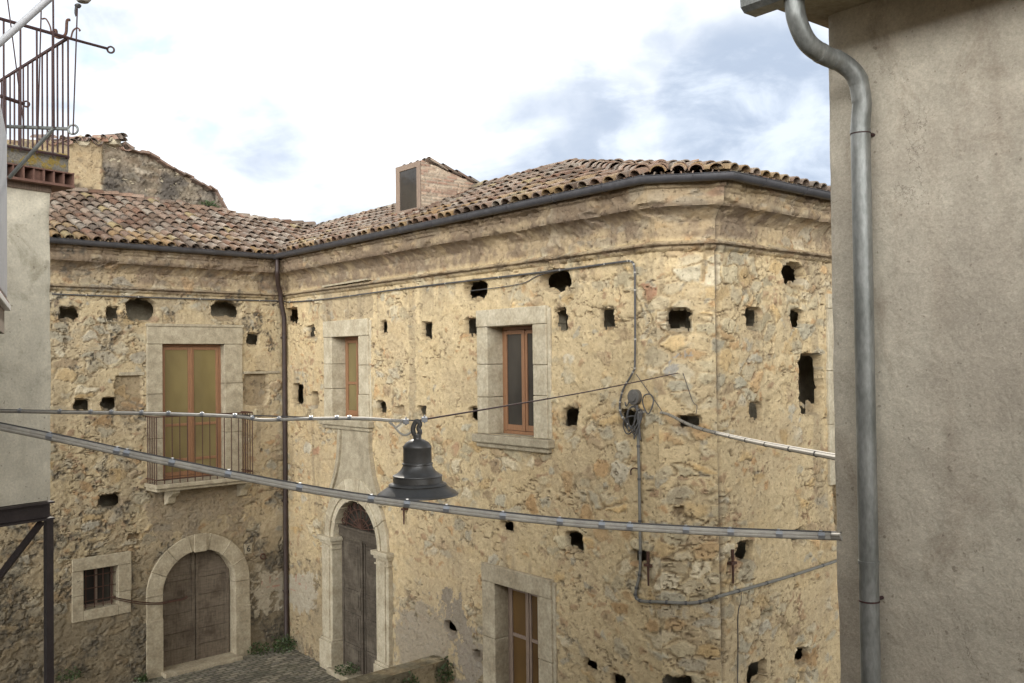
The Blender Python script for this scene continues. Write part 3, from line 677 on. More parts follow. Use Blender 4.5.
# arched ring surround
def arch_surround(fr, mb, u0, u1, z0, zsp, hin, wdt, d0, d1, hout=None, steps=28, jambs=True):
    um = (u0 + u1) / 2; r = (u1 - u0) / 2; hout = hout or hin + wdt; path = []
    if jambs: path.append(((u0, z0), (u0 - wdt, z0)))
    for k in range(steps + 1):
        th = math.pi - math.pi * k / steps
        path.append(((um + r * math.cos(th), zsp + hin * math.sin(th)), (um + (r + wdt) * math.cos(th), zsp + hout * math.sin(th))))
    if jambs: path.append(((u1, z0), (u1 + wdt, z0)))
    nb = 7 if len(path) > 20 else 1; body_ = path[1:-1] if jambs else path; groups = []
    if jambs: groups += [[path[0], path[1]], [path[-2], path[-1]]]
    m = len(body_) - 1
    for k in range(nb): groups.append(body_[k * m // nb:(k + 1) * m // nb + 1])
    for gi, gp in enumerate(groups):
        q = JR.uniform(-.005, .005); vs = []; fs = []
        gp = [tuple(np.array(x_) for x_ in ab) for ab in gp]; sh = .003
        t0 = un(gp[1][1] - gp[0][1]) * sh; t1 = un(gp[-1][1] - gp[-2][1]) * sh
        gp[0] = tuple(x_ + t0 for x_ in gp[0]); gp[-1] = tuple(x_ - t1 for x_ in gp[-1])
        for (a, b) in gp: vs += [fr.P(*a, d1 + q), fr.P(*b, d1 + q), fr.P(*b, d0), fr.P(*a, d0)]
        for k in range(len(gp) - 1):
            b = k * 4
            for j_ in range(4): fs.append((b + j_, b + (j_ + 1) % 4, b + 4 + (j_ + 1) % 4, b + 4 + j_))
        fs += [(0, 1, 2, 3), tuple(len(vs) - 4 + j_ for j_ in (3, 2, 1, 0))]
        mb.add(vs, fs)
# arched barn door of grey planks
def arch_h(u, um, r, h, zsp): return zsp + h * math.sqrt(max(0, 1 - ((u - um) / r) ** 2))
um = sum(aL) / 2
def door_leaf(fr, ua, ub, z0, um, r, h, zsp, d0, d1, mb, n=12):
    poly = [(ua, z0), (ub, z0)] + [(ub + (ua - ub) * k / n, arch_h(ub + (ua - ub) * k / n, um, r, h, zsp)) for k in range(n + 1)]
    poly = [p for i_, p in enumerate(poly) if i_ == 0 or (abs(p[0] - poly[i_ - 1][0]) + abs(p[1] - poly[i_ - 1][1])) > 1e-4]
    mb.prism([fr.P(u, z, d1) for u, z in poly], np.append(fr.n * (d0 - d1), 0))
adoor = MB(); arch_surround(FL, adoor, aL[0], aL[1], 0, A_sp, A_r, .30, -.3, .05)
FL.box(adoor, um - .12, um + .12, A_apex - .03, A_apex + .31, .045, .085)
FL.box(adoor, aL[0] - .31, aL[0] + .001, 0, 1.05, .048, .065); FL.box(adoor, aL[1] - .001, aL[1] + .31, 0, 1.0, .048, .065)
ad = MB()
for (a, b) in ((aL[0], um - .004), (um + .004, aL[1])):
    zz = .04; k = 0
    door_leaf(FL, a, b, .04, um, A_r, A_r, A_sp, -.26, -.20, ad)
    while zz < A_sp + A_r - .15:
        hgt = [.34, .3, .36, .28, .33, .3, .3][k % 7]; e0 = a + .05; e1 = b - .05
        top = min(zz + hgt - .012, arch_h(a + .05 if a < um - .1 else b - .05, um, A_r, A_r, A_sp) - .02)
        if top - zz > .06: FL.box(ad, e0, e1, zz, top, -.2, -.18 + random.uniform(-.006, .006))
        zz += hgt; k += 1
FL.box(ad, um - .07, um - .012, .06, A_apex - .04, -.2, -.165); FL.box(ad, um + .012, um + .06, .06, A_apex - .04, -.2, -.165)
FL.box(ad, aL[1] - .09, aL[1] - .03, .06, A_sp + .25, -.2, -.165); FL.box(ad, aL[0] + .03, aL[0] + .09, .06, A_sp + .25, -.2, -.165)
w = ad.build('arched_door', MT['door_grey'], house); w['label'] = 'arched double door of grey weathered planks'
adoor.build('surround', MT['stone'], w, bevel=.008)
mb = MB(); FL.box(mb, aL[0] - .05, aL[1] + .05, 0, .09, -.3, .25); mb.build('threshold', MT['stone'], w, bevel=.02)
# main portal
um = sum(pL) / 2
pd = MB(); ztr = FM.uz(357, 541)[1]; zfl = .13
for (a, b) in ((pL[0] + .0, um - .004), (um + .004, pL[1])):
    FM.box(pd, a, b, zfl, ztr, -.20, -.13)
    uw = (b - a)
    for (q0, q1) in ((.05, .18), (.21, .42), (.46, .60), (.63, .96)):
        za = zfl + (ztr - zfl) * q0; zb = zfl + (ztr - zfl) * q1
        FM.box(pd, a + .10, b - .10, za, zb, -.13, -.105); FM.box(pd, a + .15, b - .15, za + .05, zb - .05, -.105, -.09)
    FM.box(pd, a + .01, a + .07, zfl, ztr, -.13, -.11); FM.box(pd, b - .07, b - .01, zfl, ztr, -.13, -.11)
FM.box(pd, um - .035, um + .035, zfl, ztr, -.109, -.075)
w = pd.build('portal_door', MT['door_dark'], house, bevel=.006); w['label'] = 'tall dark carved double door under a fanlight'
mb = MB(); FM.box(mb, pL[0] - .02, pL[1] + .02, ztr, ztr + .16, -.2, -.05); FM.box(mb, pL[0] - .02, pL[1] + .02, ztr + .16, ztr + .20, -.2, -.02); FM.box(mb, pL[0] - .02, pL[1] + .02, ztr - .05, ztr, -.2, -.09); mb.build('transom', MT['door_dark'], w, bevel=.006)
mb = MB(); fl0 = ztr + .2
for k in range(9):
    th = math.pi * (k + .5) / 9; mb.tube([FM.P(um, fl0, -.08), FM.P(um + (P_r) * math.cos(th), fl0 + (P_apex - fl0) * math.sin(th), -.08)], .011, 6)
for q in (.35, .68):
    mb.tube([FM.P(um + P_r * q * math.cos(math.pi * k / 16), fl0 + (P_apex - fl0) * q * math.sin(math.pi * k / 16), -.08) for k in range(17)], .012, 6)
for k in range(9):
    th = math.pi * (k + .5) / 9; cc = FM.P(um + P_r * .82 * math.cos(th), fl0 + (P_apex - fl0) * .82 * math.sin(th), -.08); mb.ring(cc, np.append(FM.n, 0), .06, .009, 12, 5)
mb.build('fanlight_grille', MT['iron'], w)
mb = MB(); FM.box(mb, pL[0] - .05, pL[1] + .05, fl0, P_apex + .05, -.17, -.15); mb.build('pane', MT['pane_dark'], w)
pw = .40
mb = MB(); arch_surround(FM, mb, pL[0], pL[1], P_sp, P_sp + .001, P_h, .34, -.4, .07, P_h + .40, 32, False)
arch_surround(FM, mb, pL[0] - .1, pL[1] + .1, P_sp, P_sp + .001, P_h + .11, .05, .068, .10, P_h + .17, 32, False)
for (a, b) in ((pL[0] - pw, pL[0]), (pL[1], pL[1] + pw)):
    FM.box(mb, a, b, .02, P_sp, -.4, .09)
    FM.box(mb, a + .08, b - .08, .62, P_sp - .12, .088, .115)
    FM.box(mb, a - .03, b + .03, .02, .55, -.38, .14); FM.box(mb, a - .02, b + .02, .55, .60, -.38, .12)
    FM.box(mb, a - .03, b + .03, P_sp - .10, P_sp - .04, -.38, .12); FM.box(mb, a - .06, b + .06, P_sp - .04, P_sp + .04, -.38, .16); FM.box(mb, a - .02, b + .02, P_sp - .2, P_sp - .17, -.1, .115)
mb.build('surround', MT['stone_gold'], w, bevel=.012)
mb = MB(); FM.box(mb, pL[0] - .02, pL[1] + .02, .0, .12, -.3, .22); mb.build('step', MT['stone_dark'], w, bevel=.02)
# shaped panel above the portal, rising to the window sill
mb = MB(); zt_ = FM.uz(349, 430)[1]; zb_ = P_apex + .34
uc = um; pts_l = []
for k in range(13):
    q = k / 12.; half = .56 + .42 * (1 - q) ** 2.4; pts_l.append((half, zb_ - .32 + (zt_ - zb_ + .32) * q))
vsl = []
for sgn in (-1, 1):
    poly = [(uc + sgn * h_, z_) for h_, z_ in pts_l]; inner = [(uc + sgn * (h_ - .10), z_) for h_, z_ in pts_l]
    for k in range(12):
        a, b, c_, d_ = poly[k], poly[k + 1], inner[k + 1], inner[k]
        if sgn < 0: a, b, c_, d_ = d_, c_, b, a
        mb.prism([FM.P(*p, .085) for p in (a, b, c_, d_)][::-1], np.append(-FM.n * .2, 0))
for k in range(12):
    h0, z0_ = pts_l[k]; h1, z1_ = pts_l[k + 1]
    mb.prism([FM.P(uc - h0 + .1, z0_, .04), FM.P(uc + h0 - .1, z0_, .04), FM.P(uc + h1 - .1, z1_, .04), FM.P(uc - h1 + .1, z1_, .04)], np.append(-FM.n * .15, 0))
mb.build('overdoor_panel', MT['stone_dark'], house)
# upper windows of the long wall
def stone_window(r, outer, label, pane, stone='stone_gold', leaves=2, sill=True, d=-.24, wood='wood_orange', rails=(.43,)):
    w = sash(FM, r, d, MT[wood], pane, house, leaves, rails=rails, bw=.06); w['label'] = label
    mb = MB(); ring_frame(FM, mb, outer, r, -.34, .05)
    FM.box(mb, outer[1] - .001, outer[1] + .06, outer[2], outer[3] - .03, -.1, .028)
    mb.build('surround', MT[stone], w, bevel=.012)
    if sill:
        mb = MB(); FM.box(mb, outer[0] - .05, outer[1] + .1, outer[2] - .12, outer[2], -.34, .13); FM.box(mb, outer[0] + .0, outer[1] + .05, outer[2] - .19, outer[2] - .12, -.1, .08)
        mb.build('sill', MT['stone_dark'], w, bevel=.02)
    return w
o1 = rect_on(FM, 326, 320, 370.5, 420.5); stone_window(R_w1, (o1[0], o1[1], R_w1[2], o1[3]), 'narrow upper window with ochre panes over the portal', MT['pane_ochre'], leaves=2)
o2 = rect_on(FM, 479.5, 308, 549, 437); stone_window(R_w2, (o2[0], o2[1], R_w2[2], o2[3]), 'upper window with orange frames and dark panes in pale stone', MT['pane_dark'], rails=())
o3 = rect_on(FM, 485, 571, 554, 683); stone_window(R_w3, (o3[0], o3[1], .12, o3[3]), 'ground floor doorway with brown boarded panes and grey stone lintel', MT['pane_brown'], 'stone', sill=False, d=-.2, wood='wood_worn', rails=(.36, .68))
# window on the right face, mostly hidden behind the plaster wall
w = sash(FRt, R_rw, -.24, MT['wood_worn'], MT['pane_dark'], house, 2)
mb = MB(); rwo = (FRt.uz(827, 400)[0], R_rw[1] + .2, R_rw[2], R_rw[3] + .2); ring_frame(FRt, mb, rwo, R_rw, -.05, .035); mb.build('surround', MT['stone_gold'], w, bevel=.01)
mb = MB(); ub = FRt.uz(836, 430)[0]; FRt.box(mb, ub, ub + .012, R_rw[2] - .05, R_rw[2] + .9, .12, .135); FRt.box(mb, ub, R_rw[1], R_rw[2] + .88, R_rw[2] + .91, .12, .15); mb.build('rail', MT['iron'], w)
# lintel stones of the niches
mb = MB()
for (x0, x1, y) in ((243, 279, 372.5),):
    a = FL.uz(x0, y); b = FL.uz(x1, y); FL.box(mb, a[0], b[0], a[1] - .03, a[1] + .02, -.08, .03)
mb.build('niche_lintel', MT['stone_dark'], house, bevel=.008); mb = MB(); a = FL.uz(119, 374); FL.box(mb, a[0], a[0] + .45, a[1] - .03, a[1] + .03, -.08, .03)
mb.build('niche_lintel', MT['stone_dark'], house, bevel=.008)
# iron shelf strip left on the wall over the first window
mb = MB(); a = FM.uz(328, 286); b = FM.uz(373, 278.5); mb.hexa([FM.P(a[0], a[1] - .03, .12), FM.P(b[0], b[1] - .03, .12), FM.P(b[0], b[1] - .03, -.02), FM.P(a[0], a[1] - .03, -.02), FM.P(a[0], a[1], .12), FM.P(b[0], b[1], .12), FM.P(b[0], b[1], -.02), FM.P(a[0], a[1], -.02)]); mb.build('ledge', MT['stone_dark'], house)
# balcony
slab_z = FL.uz(199, 479, 0)[1]; bo = .48
bu0 = FL.uz(156.5, 445, bo)[0]; bu1 = FL.uz(252.5, 445, bo)[0]; bz1 = FL.uz(199, 415, bo)[1]; bz0 = FL.uz(199, 478, bo)[1]
mb = MB(); FL.box(mb, bu0 - .03, bu1 + .03, bz0 - .13, bz0 - .05, -.1, bo + .05); FL.box(mb, bu0, bu1, bz0 - .19, bz0 - .13, -.1, bo); bal = mb.build('balcony', MT['stone_dark'], house, bevel=.015)
mb = MB(); npk = 13
def bar(mb, p, z0, z1, r=.009): mb.tube([(p[0], p[1], z0), (p[0], p[1], z1)], r, 6)
for k in range(npk + 1): bar(mb, FL.P(bu0 + (bu1 - bu0) * k / npk, 0, bo), bz0 - .05, bz1)
for k in range(1, 5):
    for uu in (bu0, bu1): bar(mb, FL.P(uu, 0, bo * k / 5), bz0 - .05, bz1)
for zz in (bz1, bz0 + .03):
    mb.tube([FL.P(bu0, zz, 0), FL.P(bu0, zz, bo)], .013, 6); mb.tube([FL.P(bu0, zz, bo), FL.P(bu1, zz, bo)], .013, 6); mb.tube([FL.P(bu1, zz, bo), FL.P(bu1, zz, 0)], .013, 6)
mb.build('railing', MT['iron'], bal)
for x in (168, 240):
    mb = MB(); a = FL.uz(x, 492)[0]; prof = [(0, bz0 - .19), (.36, bz0 - .19), (.36, bz0 - .25), (.26, bz0 - .32), (.2, bz0 - .33), (.13, bz0 - .46), (0, bz0 - .5)]
    mb.prism([FL.P(a - .075, z_, d_) for d_, z_ in prof], np.append(FL.e * .15, 0)); mb.build('bracket', MT['stone_gold'], bal, bevel=.012)
# wall anchors
for fr, x, y0, y1 in ((FM, 650.5, 551, 585), (FRt, 729.5, 549, 583), (FM, 406, 499, 524)):
    a = fr.uz(x, y0); b = fr.uz(x, y1); mb = MB()
    mb.tube([fr.P(a[0], a[1], .045), fr.P(a[0], b[1], .045)], [.022, .012], 6); zc = a[1] * .6 + b[1] * .4
    fr.box(mb, a[0] - .05, a[0] + .05, zc - .015, zc + .015, -.05, .07); mb.build('wall_anchor', MT['iron'], house)
# house number plate
mb = MB(); a = FL.uz(247.5, 548.5); FL.box(mb, a[0] - .075, a[0] + .075, a[1] - .095, a[1] + .095, -.02, .04); pl = mb.build('number_plate', MT['stone_dark'], house, bevel=.008)
fc = bpy.data.curves.new('digit', 'FONT'); fc.body = '6'; fc.size = .17; fc.extrude = .004; fc.align_x = 'CENTER'; fc.align_y = 'CENTER'
fo_ = bpy.data.objects.new('digit', fc); C.objects.link(fo_); fc.materials.append(MT['dark']); dgr = bpy.context.evaluated_depsgraph_get(); me_ = bpy.data.meshes.new_from_object(fo_.evaluated_get(dgr)); bpy.data.objects.remove(fo_); fo_ = bpy.data.objects.new('digit', me_); C.objects.link(fo_)
fo_.parent = pl; pos = FL.P(a[0], a[1], .045)
fo_.matrix_local = Matrix.Translation(-Vector(HB)) @ Matrix(((FL.e[0], 0, FL.n[0], pos[0]), (FL.e[1], 0, FL.n[1], pos[1]), (0, 1, 0, pos[2]), (0, 0, 0, 1)))
mb = MB(); a = FL.uz(262, 556); mb.ring(FL.P(a[0], a[1], .04), np.append(FL.n, 0), .05, .014); mb.build('ring', MT['iron'], house)
# ---- roof
EO = .33; TANS = [.435, .435, .24, .222]; ZE = ZM + .765
HR = .98                            # ridge height of the long wing above its eaves; the left wing's ridge sags down to it
def cap0(p):
    q = np.dot(p - corners[1], eL); return HR + .34 * min(1, max(0, (-q + .6) / 2.6)) ** .8
def tdist(i, p): return np.dot(p - (corners[i] + ns[i] * EO), -ns[i])
def owner(p):
    h = [tdist(i, p) * TANS[i] for i in range(4)]
    hm = min(h[1:])
    if h[0] > hm: return 0, h[0], cap0(p)
    return 1 + int(np.argmin(h[1:])), hm, HR
tile = MB()
TPAL = [(.33, .235, .185), (.37, .28, .23), (.27, .165, .12), (.41, .335, .28), (.25, .19, .155), (.45, .40, .35), (.30, .21, .155), (.20, .145, .11), (.34, .235, .18), (.38, .32, .275)]
def tilecol(t):
    c = np.array(random.choice(TPAL)) * np.array((.76, .70, .61)) * random.uniform(.7, 1.1)
    if t < .5 and random.random() < .32: c = c * .5 + np.array((.34, .215, .08)) * .5
    elif random.random() < .03: c = np.array((.31, .235, .12))
    return tuple(c)
ANG = [math.pi * k / 7 for k in range(8)]
def put_tile(B, s, nn, e, r0, r1, ln, lift0, lift1, cover, col, th=.016):
    vs = []; fs = []; sg = 1 if cover else -1; n = len(ANG)
    for (q, r, lf) in ((0, r0, lift0), (ln, r1, lift1)):
        for a in ANG: vs.append(B + s * q + e * (math.cos(a) * r) + nn * (lf + sg * math.sin(a) * r * .82))
    for a in ANG: vs.append(B + e * (math.cos(a) * (r0 - th)) + nn * (lift0 + sg * math.sin(a) * (r0 - th) * .82))
    for a in ANG: vs.append(B + s * ln * .5 + e * (math.cos(a) * (r0 - th)) + nn * (lift0 * .6 + lift1 * .4 - .01 + sg * math.sin(a) * (r0 - th) * .82))
    for k in range(n - 1):
        fs.append((k, k + 1, n + k + 1, n + k)); fs.append((2 * n + k, 2 * n + k + 1, k + 1, k)); fs.append((3 * n + k, 3 * n + k + 1, 2 * n + k + 1, 2 * n + k))
    tile.add(vs, fs, col)
for i in range(4):
    PITCHR = math.atan(TANS[i]); tanp = TANS[i]; TR = 1.5 / tanp
    e = np.append(es[i], 0); nin_ = -ns[i]; s = np.append(nin_ * math.cos(PITCHR), math.sin(PITCHR)); nn = np.append(-nin_ * math.sin(PITCHR), math.cos(PITCHR))
    O = corners[i] + ns[i] * EO
    u = -5.0
    while u < LEN[i] + 5:
        step = .22
        jcol = random.uniform(-.015, .015)
        for k in range(int(TR / math.cos(PITCHR) / .30) + 1):
            t = -.07 + k * .30 * math.cos(PITCHR)
            for cover in (1, 0):
                uu = u + jcol + random.uniform(-.012, .012) + (0 if cover else step / 2)
                p = O + es[i] * uu + nin_ * (t + .1)
                ow, hh, hc = owner(p)
                if ow != i or hh > hc: continue
                if i == 0 and np.dot(p - corners[0], es[0]) < 0: continue
                if i == 3 and np.dot(p - corners[3], es[3]) > LEN[3]: continue
                zz = ZE + t * tanp + random.uniform(-.008, .012) + .035 * math.sin(uu * 1.1 + i) * min(1, t / 1.5 if t > 0 else 0)
                B = np.append(O + es[i] * uu + nin_ * (t + random.uniform(-.02, .02)), zz)
                a_ = random.gauss(0, .035); e2 = e * math.cos(a_) + s * math.sin(a_); s2 = s * math.cos(a_) - e * math.sin(a_)
                if cover: put_tile(B, s2, nn, e2, random.uniform(.088, .098), .074, .42, .062, .030, True, tilecol(t))
                else: put_tile(B, s2, nn, e2, .078, .09, .42, .058, .040, False, tuple(np.array(tilecol(t)) * .85))
        u += step
# ridge and hip caps
def plan_at(i, j, h):              # point where the slopes over eaves i and j are both h above the eaves
    A = np.array([-ns[i], -ns[j]]); b = np.array([h / TANS[i] + np.dot(corners[i] + ns[i] * EO, -ns[i]), h / TANS[j] + np.dot(corners[j] + ns[j] * EO, -ns[j])])
    return np.linalg.solve(A, b)
def cap_line(pa, za, pb, zb, col=None):
    a = np.append(pa, za); b = np.append(pb, zb); L_ = np.linalg.norm(b - a); s = (b - a) / L_; e = un(np.cross(s, [0, 0, 1])); nn = np.cross(e, s)
    if nn[2] < 0: nn = -nn
    k = 0.
    while k < L_ - .1:
        put_tile(a + s * k + e * random.uniform(-.012, .012), s, nn, e, random.uniform(.10, .115), .088, .42, .07 + random.uniform(0, .012), .045, True, tilecol(1)); k += .31
hub = plan_at(1, 3, HR); tj = None
for q in np.linspace(0, HR, 400):
    p = plan_at(1, 3, q)
    if tdist(2, p) * TANS[2] >= q: tj = q; break
if tj is None: tj = .3
pj = plan_at(1, 3, tj); zof = lambda h: ZE + h
cap_line(pj, zof(tj), hub, zof(HR)); cap_line(plan_at(1, 2, .01), zof(.01), pj, zof(tj)); cap_line(plan_at(2, 3, .01), zof(.01), pj, zof(tj))
vj = plan_at(0, 1, HR)
def lefttop(q):                     # ridge of the left wing, q metres left of the inner corner
    p = corners[1] + eL * q; h = cap0(p); return corners[1] + eL * q - ns[0] * (h / TANS[0] - EO), h
LT = [lefttop(q) for q in (1.9, .6, -.6, -2.0, -4.0, -LEN[0])]
cap_line(hub, zof(HR), vj, zof(HR)); cap_line(hub, zof(HR), hub + es[3] * 5, zof(HR))
for (pa, ha), (pb2, hb2) in zip(LT[:-1], LT[1:]): cap_line(pa, zof(ha), pb2, zof(hb2))
roof = tile.build('roof', MT['tile'], house, smooth=True, cols=True)
# solid roof deck under the tiles, with the far slopes
mb = MB(); dz = -.035
def P3(p, h): return np.array([p[0], p[1], ZE + h + dz])
E = [corners[i] + mits[i] * EO for i in range(5)]
E[0] = corners[0] + ns[0] * EO; E[4] = corners[4] + ns[3] * EO
TRr = HR / TANS[3]; TR = HR / TANS[1]; TL = 1.3 / TANS[0]
rT = corners[4] - ns[3] * (TRr - EO)
mb.add([P3(E[0], 0), P3(E[1], 0), P3(vj, HR)] + [P3(p, h) for p, h in LT[1:]], [(0, 1, 2, 3), (0, 3, 4), (0, 4, 5), (0, 5, 6), (0, 6, 7)])
mb.add([P3(E[1], 0), P3(E[2], 0), P3(pj, tj), P3(hub, HR), P3(vj, HR)], [(0, 1, 2, 3, 4)])
mb.add([P3(E[2], 0), P3(E[3], 0), P3(pj, tj)], [(0, 1, 2)])
mb.add([P3(E[3], 0), P3(E[4], 0), P3(rT, HR), P3(hub, HR), P3(pj, tj)], [(0, 1, 2, 3, 4)])
def low(p, n_, h=0): q = p - n_; return P3(q, h)
mb.add([P3(p, h) for p, h in LT[1:]] + [P3(p - ns[0] * 3.2, 0) for p, h in LT[1:][::-1]], [(0, 1, 8, 9), (1, 2, 7, 8), (2, 3, 6, 7), (3, 4, 5, 6)])
mb.add([P3(vj, HR), P3(hub, HR), P3(hub - ns[1] * 3, 0), P3(vj - ns[1] * 3 - ns[0] * 3, 0)], [(0, 1, 2, 3)])
mb.add([P3(hub, HR), P3(rT, HR), P3(rT - ns[3] * 4, 0), P3(hub - ns[3] * 4, 0)], [(0, 1, 2, 3)])
# eave board between wall top and tiles
for i in range(4):
    a0, a1 = corners[i] + mits[i] * .2, corners[i + 1] + mits[i + 1] * .2; b0, b1 = corners[i] + mits[i] * EO, corners[i + 1] + mits[i + 1] * EO
    mb.add([np.append(a0, ZT - .01), np.append(a1, ZT - .01), np.append(b1, ZE + dz), np.append(b0, ZE + dz)], [(0, 1, 2, 3)])
mb.build('roof_deck', MT['stone_dark'], house)
# brick stub on the hip
mb = MB(); q = PY(694, 168, 11.9); mb.hexa([q + np.array(v) for v in ((-.05, -.03, -.06), (.05, -.03, -.06), (.05, .04, -.06), (-.05, .04, -.06), (-.04, -.03, .09), (.06, -.03, .11), (.06, .04, .11), (-.04, .04, .09))])
MT['old_clay'] = mat_plain('old_clay', (.22, .135, .095), .95, 0, .4, 6, .006, (.15, .12, .095)); MT['brick'] = mat_plain('brick', (.33, .21, .13), .9, 0, .3, 12, .003); mb.build('brick_stub', MT['brick'], house, bevel=.006)
# gutters: half round trough mitred round the corners
def trough(prof, d_off, z_off, name, mat):
    vs = []; fs = []; n = len(prof); seq = [0, 1, 2, 3, 4]
    for j in seq:
        m = mits[j]
        for (d, z) in prof: q = corners[j] + m * (d + d_off); vs.append(np.array([q[0], q[1], z + z_off]))
    for j in range(4):
        for k in range(n): k2 = (k + 1) % n; fs.append((j * n + k, j * n + k2, (j + 1) * n + k2, (j + 1) * n + k))
    fs += [tuple(range(n))[::-1], tuple(range(4 * n, 5 * n))]
    mb = MB(); mb.add(vs, fs); return mb
outer = [(.07 * math.cos(a), .076 * math.sin(a)) for a in np.linspace(math.pi, 2 * math.pi, 11)]
inner = [(.062 * math.cos(a), .068 * math.sin(a)) for a in np.linspace(2 * math.pi, math.pi, 11)]
gz_ = ZM + .765
g = trough(outer + [(.079, .004), (.07, .013)] + inner, EO + .045, gz_, 'gutter', None)
for i in range(4):                 # hangers
    u = .45
    while u < LEN[i] - .15:
        pts = [FR[i].P(u, gz_ + .079 * math.sin(a), EO + .045 + .073 * math.cos(a)) for a in np.linspace(math.pi, 2 * math.pi, 9)]
        for k in range(8):
            pass
        g.tube(pts, .006, 4); u += .92
g.build('gutter', MT['gutter'], house, smooth=True)
# downpipe in the inner corner
ud = LEN[0] - .07
pts = spline([FL.P(LEN[0] - .36, gz_ - .05, .375), FL.P(LEN[0] - .36, ZM + .52, .375), FL.P(LEN[0] - .355, ZM + .40, .36), FL.P(LEN[0] - .24, ZM + .16, .21), FL.P(LEN[0] - .17, ZM + .02, .165), FL.P(LEN[0] - .15, ZM - .12, .14), FL.P(ud, ZM - .45, .12)], 6)
pts += [FL.P(ud, z, .12) for z in (4.5, 2.2, .25)] + [FL.P(ud, .1, .2)]
mb = MB(); mb.tube(pts, .048, 12)
for zz in (1.1, 2.9, 4.6, 6.2): mb.tube([FL.P(ud, zz, .12), FL.P(ud, zz + .05, .12)], .056, 12); FL.box(mb, ud - .012, ud + .012, zz + .01, zz + .04, -.02, .12)
mb.build('downpipe', MT['brownpipe'], house, smooth=True)
# ---- dormer of thin bricks on the long roof
def brick_panel(fr, top, u0, u1, z0, z1, seed, parent, name, thick=.2):
    res = .02; nu = max(3, int((u1 - u0) / res)); nz = max(3, int((z1 - z0) / res)); us = np.linspace(u0, u1, nu); zs = np.linspace(z0, z1, nz); gu, gz = np.meshgrid(us, zs)
    cs = (.24, .058); row = np.floor(gz / cs[1]); fx = gu / cs[0] + .5 * np.mod(row, 2) + h2(row, row * 0, 3) * .3; ix = np.floor(fx)
    e = np.minimum(np.minimum(fx - ix, 1 - fx + ix) * cs[0], np.minimum(gz / cs[1] - row, 1 - gz / cs[1] + row) * cs[1]); m = ss(.002, .014, e); r = h2(ix, row, seed)
    d = m * .016 + (r - .5) * .012; base = np.array([(.36, .255, .18), (.30, .19, .135), (.40, .31, .225)])[(h2(ix, row, seed + 1) * 3).astype(int)] * (.8 + .4 * r)[..., None]
    col = base * m[..., None] + np.array((.30, .25, .19)) * (1 - m)[..., None]
    topz = top(gu); gz2 = np.minimum(gz, topz)
    V = np.stack([fr.O[0] + fr.e[0] * gu + fr.n[0] * d, fr.O[1] + fr.e[1] * gu + fr.n[1] * d, gz2], -1).reshape(-1, 3)
    Fc = grid_faces(nu, nz); tz = top((us[:-1] + us[1:]) / 2)[None, :]; keep = ((zs[:-1])[:, None] < tz)
    return mesh_obj(name, V, Fc[keep].reshape(-1, 4), MT['wall'], parent, col.reshape(-1, 3), False)
def roofhit(px, py):               # the point of the long roof seen at a pixel
    PR = math.atan(TANS[1]); n3 = np.append(ns[1] * math.sin(PR), math.cos(PR)); p0 = np.append(corners[1] + ns[1] * EO, ZE + .06); r = ray(px, py); return CAM + r * (np.dot(p0 - CAM, n3) / np.dot(r, n3))
db = roofhit(421, 211); Dd = math.hypot(db[0], db[1])
fside = Frame(db[:2], -ns[1], es[1])           # side face: u runs up the roof, faces along the long wall
ztopf = db[2] + (211 - 160) / F * db[1]
ub_, zb__ = fside.uz(481, 188.5)
print('DORMER', db, ztopf, ub_, zb__)
topf = lambda u: np.where(u < .04, ztopf, ztopf + (zb__ + .04 - ztopf) * (u - .04) / (ub_ - .04))
dorm = brick_panel(fside, topf, 0, ub_ + .1, db[2] - .25, ztopf + .02, 5, house, 'dormer'); dorm['label'] = 'brick roof dormer with a single tall pane'
fw = Frame(db[:2], es[1], ns[1]); wf = .80      # front face: u towards -e
mb = MB(); zf0 = db[2] - .25
mb.prism([fside.P(.02, zf0, -.03), fside.P(ub_, zb__ - .3, -.03), fside.P(ub_, zb__, -.03), fside.P(.02, ztopf - .02, -.03)], np.append(-es[1] * (wf - .05), 0)); mb.build('core', MT['brick'], dorm)
mb = MB()
fw.box(mb, -wf, -wf + .12, zf0, ztopf, -.06, .02); fw.box(mb, -.11, -.004, zf0, ztopf, -.06, .02); fw.box(mb, -wf + .12, -.11, ztopf - .1, ztopf, -.06, .02); fw.box(mb, -wf + .12, -.11, zf0, db[2] + .08, -.06, .02); mb.build('frame', MT['wood_worn'], dorm, bevel=.006)
mb = MB(); fw.box(mb, -wf + .12, -.11, db[2] + .08, ztopf - .1, -.03, .0); mb.build('pane', MT['pane_dark'], dorm)
tile = MB()
sdir = un(np.append(-ns[1] * ub_, zb__ - ztopf)); ee = np.append(es[1], 0); nn_ = np.cross(ee, sdir); nn_ = nn_ if nn_[2] > 0 else -nn_
Ld = math.hypot(ub_, zb__ - ztopf)
for a in (-wf - .02, -wf + .2, -wf + .42, -wf + .64, -.02):
    k = Ld - .3
    while k > -.15:
        B = np.append(fw.O + fw.e * a, ztopf + .0) + sdir * k
        put_tile(B + sdir * .42, -sdir, nn_, ee, .075, .095, .42, .03, .06, True, tilecol(1)); k -= .31
tile.build('roof', MT['tile'], dorm, smooth=True, cols=True)
